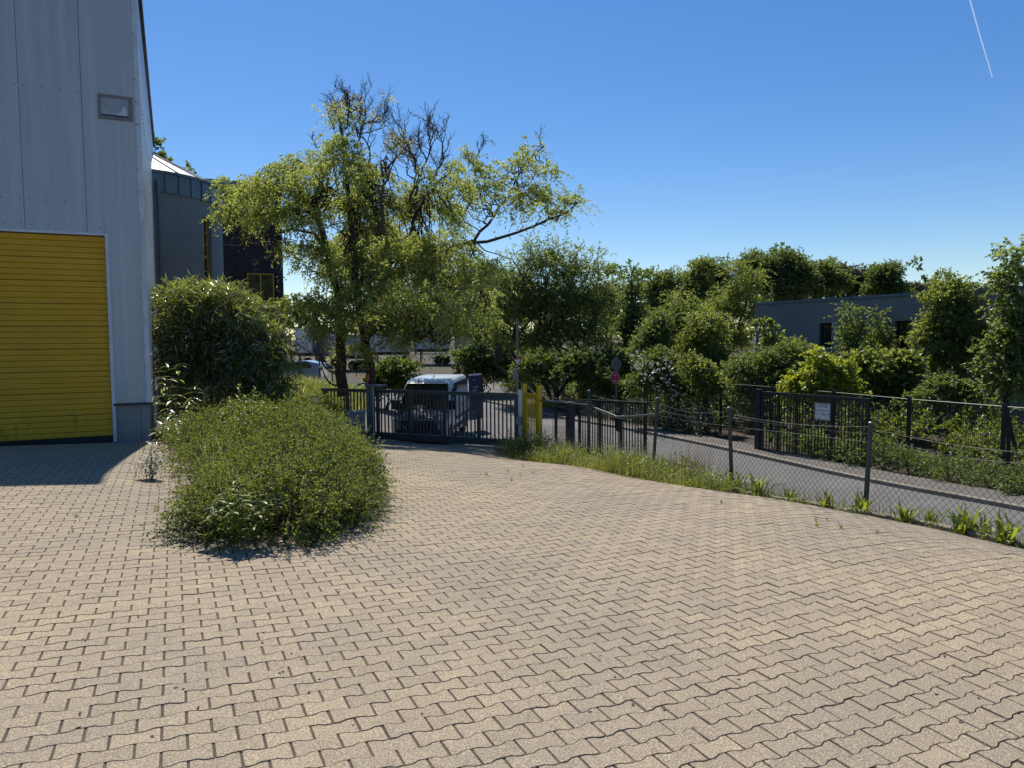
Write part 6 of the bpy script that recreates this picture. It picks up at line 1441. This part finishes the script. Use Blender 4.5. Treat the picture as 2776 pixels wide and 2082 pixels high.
# rosette weeds along the edging: one object each
wd_me = []
for q in range(5):
    m = 26; P = np.zeros((m, 3)); P[:, :2] = rng.normal(0, .03, (m, 2)); V, F_ = blades(P, np.full(m, .26), np.full(m, .03), .8); o = np_mesh('weed_tuft', V, F_, M['weed'], tone=np.clip(rng.normal(.6, .25, 2 * m), 0, 1)); wd_me.append(o.data); bpy.data.objects.remove(o)
places = [((2255, 1352), 'bushy weed tuft left of the nearest fence post', 1.0), ((2148, 1348), 'broad weed tuft midway between the two nearest fence posts', 1.1), ((2060, 1340), 'tall weed tuft right of the second fence post', 1.5), ((2345, 1395), 'rosette weed at the foot of the nearest fence post', 1.3), ((2470, 1420), 'strappy weed tuft right of the nearest fence post', 1.2), ((2535, 1400), 'thin weed tuft on the edging right of the nearest post', .9), ((2625, 1450), 'bright rosette weed in front of the raised edging stone', 1.3), ((2680, 1465), 'reddish leafy weed second from the right picture edge', 1.1), ((2745, 1480), 'large weed tuft nearest the right picture edge', 1.4), ((1985, 1335), 'weed tuft at the foot of the second fence post', 1.2), ((1900, 1328), 'low weed tuft left of the second fence post', .9), ((1830, 1312), 'weed tuft right of the third fence post', 1.1)]
for i, ((px, py), lab, s) in enumerate(places):
    d_ = ray(px, 915); d_ = CAM + d_ * ((EDGE_U - .04 + .1 * (i % 2)) / (d_[:2] @ U[:2])); p = np.array([d_[0], d_[1], g1(d_[0], d_[1])]); o = inst('weed_tuft', wd_me[i % 5], None, Matrix.Translation(Vector(p)) @ Matrix.Rotation(rng.uniform(0, 6), 4, 'Z') @ Matrix.Scale(s, 4)); tag(o, lab, 'weed', 'weed tufts along the yard edging')
sp_me = []
for q in range(3):
    m = 7; V, F_ = blades(rng.normal(0, .004, (m, 3)) * [1, 1, 0], np.full(m, .10), np.full(m, .010), .7); o = np_mesh('paver_sprout', V, F_, M['weed'], tone=np.clip(rng.normal(.3, .2, 2 * m), 0, 1)); sp_me.append(o.data); bpy.data.objects.remove(o)
for i in range(24):
    px, py = [(rng.uniform(60, 520), rng.uniform(1350, 1450)), (rng.uniform(1250, 1500), rng.uniform(1265, 1310)), (rng.uniform(1700, 2700), 0)][i % 3]
    if py == 0: py = 1330 + (px - 1750) * .17 + rng.uniform(0, 40)
    p = ground_at(px, py); o = inst('paver_sprout', sp_me[i % 3], None, Matrix.Translation(Vector(p)) @ Matrix.Rotation(rng.uniform(0, 6), 4, 'Z') @ Matrix.Scale(rng.uniform(.35, .8), 4)); tag(o, ('tiny green sprout in a paver joint on the left before the hall', 'tiny green sprout in a paver joint near the gate drive', 'tiny green sprout in a paver joint along the fence edging')[i % 3], 'weed', ('sprouts in the joints before the hall', 'sprouts in the joints near the gate', 'sprouts in the joints along the edging')[i % 3])
# scattered leaf litter and a few pebbles
n = 260; px = rng.uniform(100, 2700, n); P = np.array([ground_at(a, rng.uniform(1300, 2000)) for a in px]); D = nrm(rng.normal(0, 1, (n, 3)) * [1, 1, .15]); V, F_ = leaf_quads(P + Z3 * .006, D, .03, .014, 3)
np_mesh('leaf_litter', V, [F_], M['bark'], None, tone=np.full(n, .5))['kind'] = 'stuff'

# ------------------------------------------------------------------ two vapour trails far up
def trail(x0, y0, x1, y1, R, r, label):
    a = CAM + nrm(ray(x0, y0)) * R; c = CAM + nrm(ray(x1, y1)) * R; b = MB(); b.tube([a + (c - a) * t + np.array([0, 0, R * .0006 * math.sin(t * 9)]) for t in np.linspace(0, 1, 12)], np.linspace(r * 1.2, r * .7, 12), 6)
    o = b.build('vapour_trail', M['vapour'], None, a); o.location = a; tag(o, label, 'vapour trail', 'vapour trails'); return o
m, nt, out = nodes('vapour'); tr_ = N(nt, 'ShaderNodeBsdfTransparent'); df = N(nt, 'ShaderNodeBsdfTranslucent'); df.inputs[0].default_value = (1, 1, 1, 1); mx = N(nt, 'ShaderNodeMixShader'); mx.inputs[0].default_value = .18
nt.links.new(tr_.outputs[0], mx.inputs[1]); nt.links.new(df.outputs[0], mx.inputs[2]); nt.links.new(mx.outputs[0], out.inputs[0]); M['vapour'] = m
trail(2612, -60, 2690, 210, 9000, 6.5, 'long thin white vapour trail in the upper right sky')
trail(1772, 734, 1832, 728, 9000, 6, 'short faint vapour trail low over the wood')
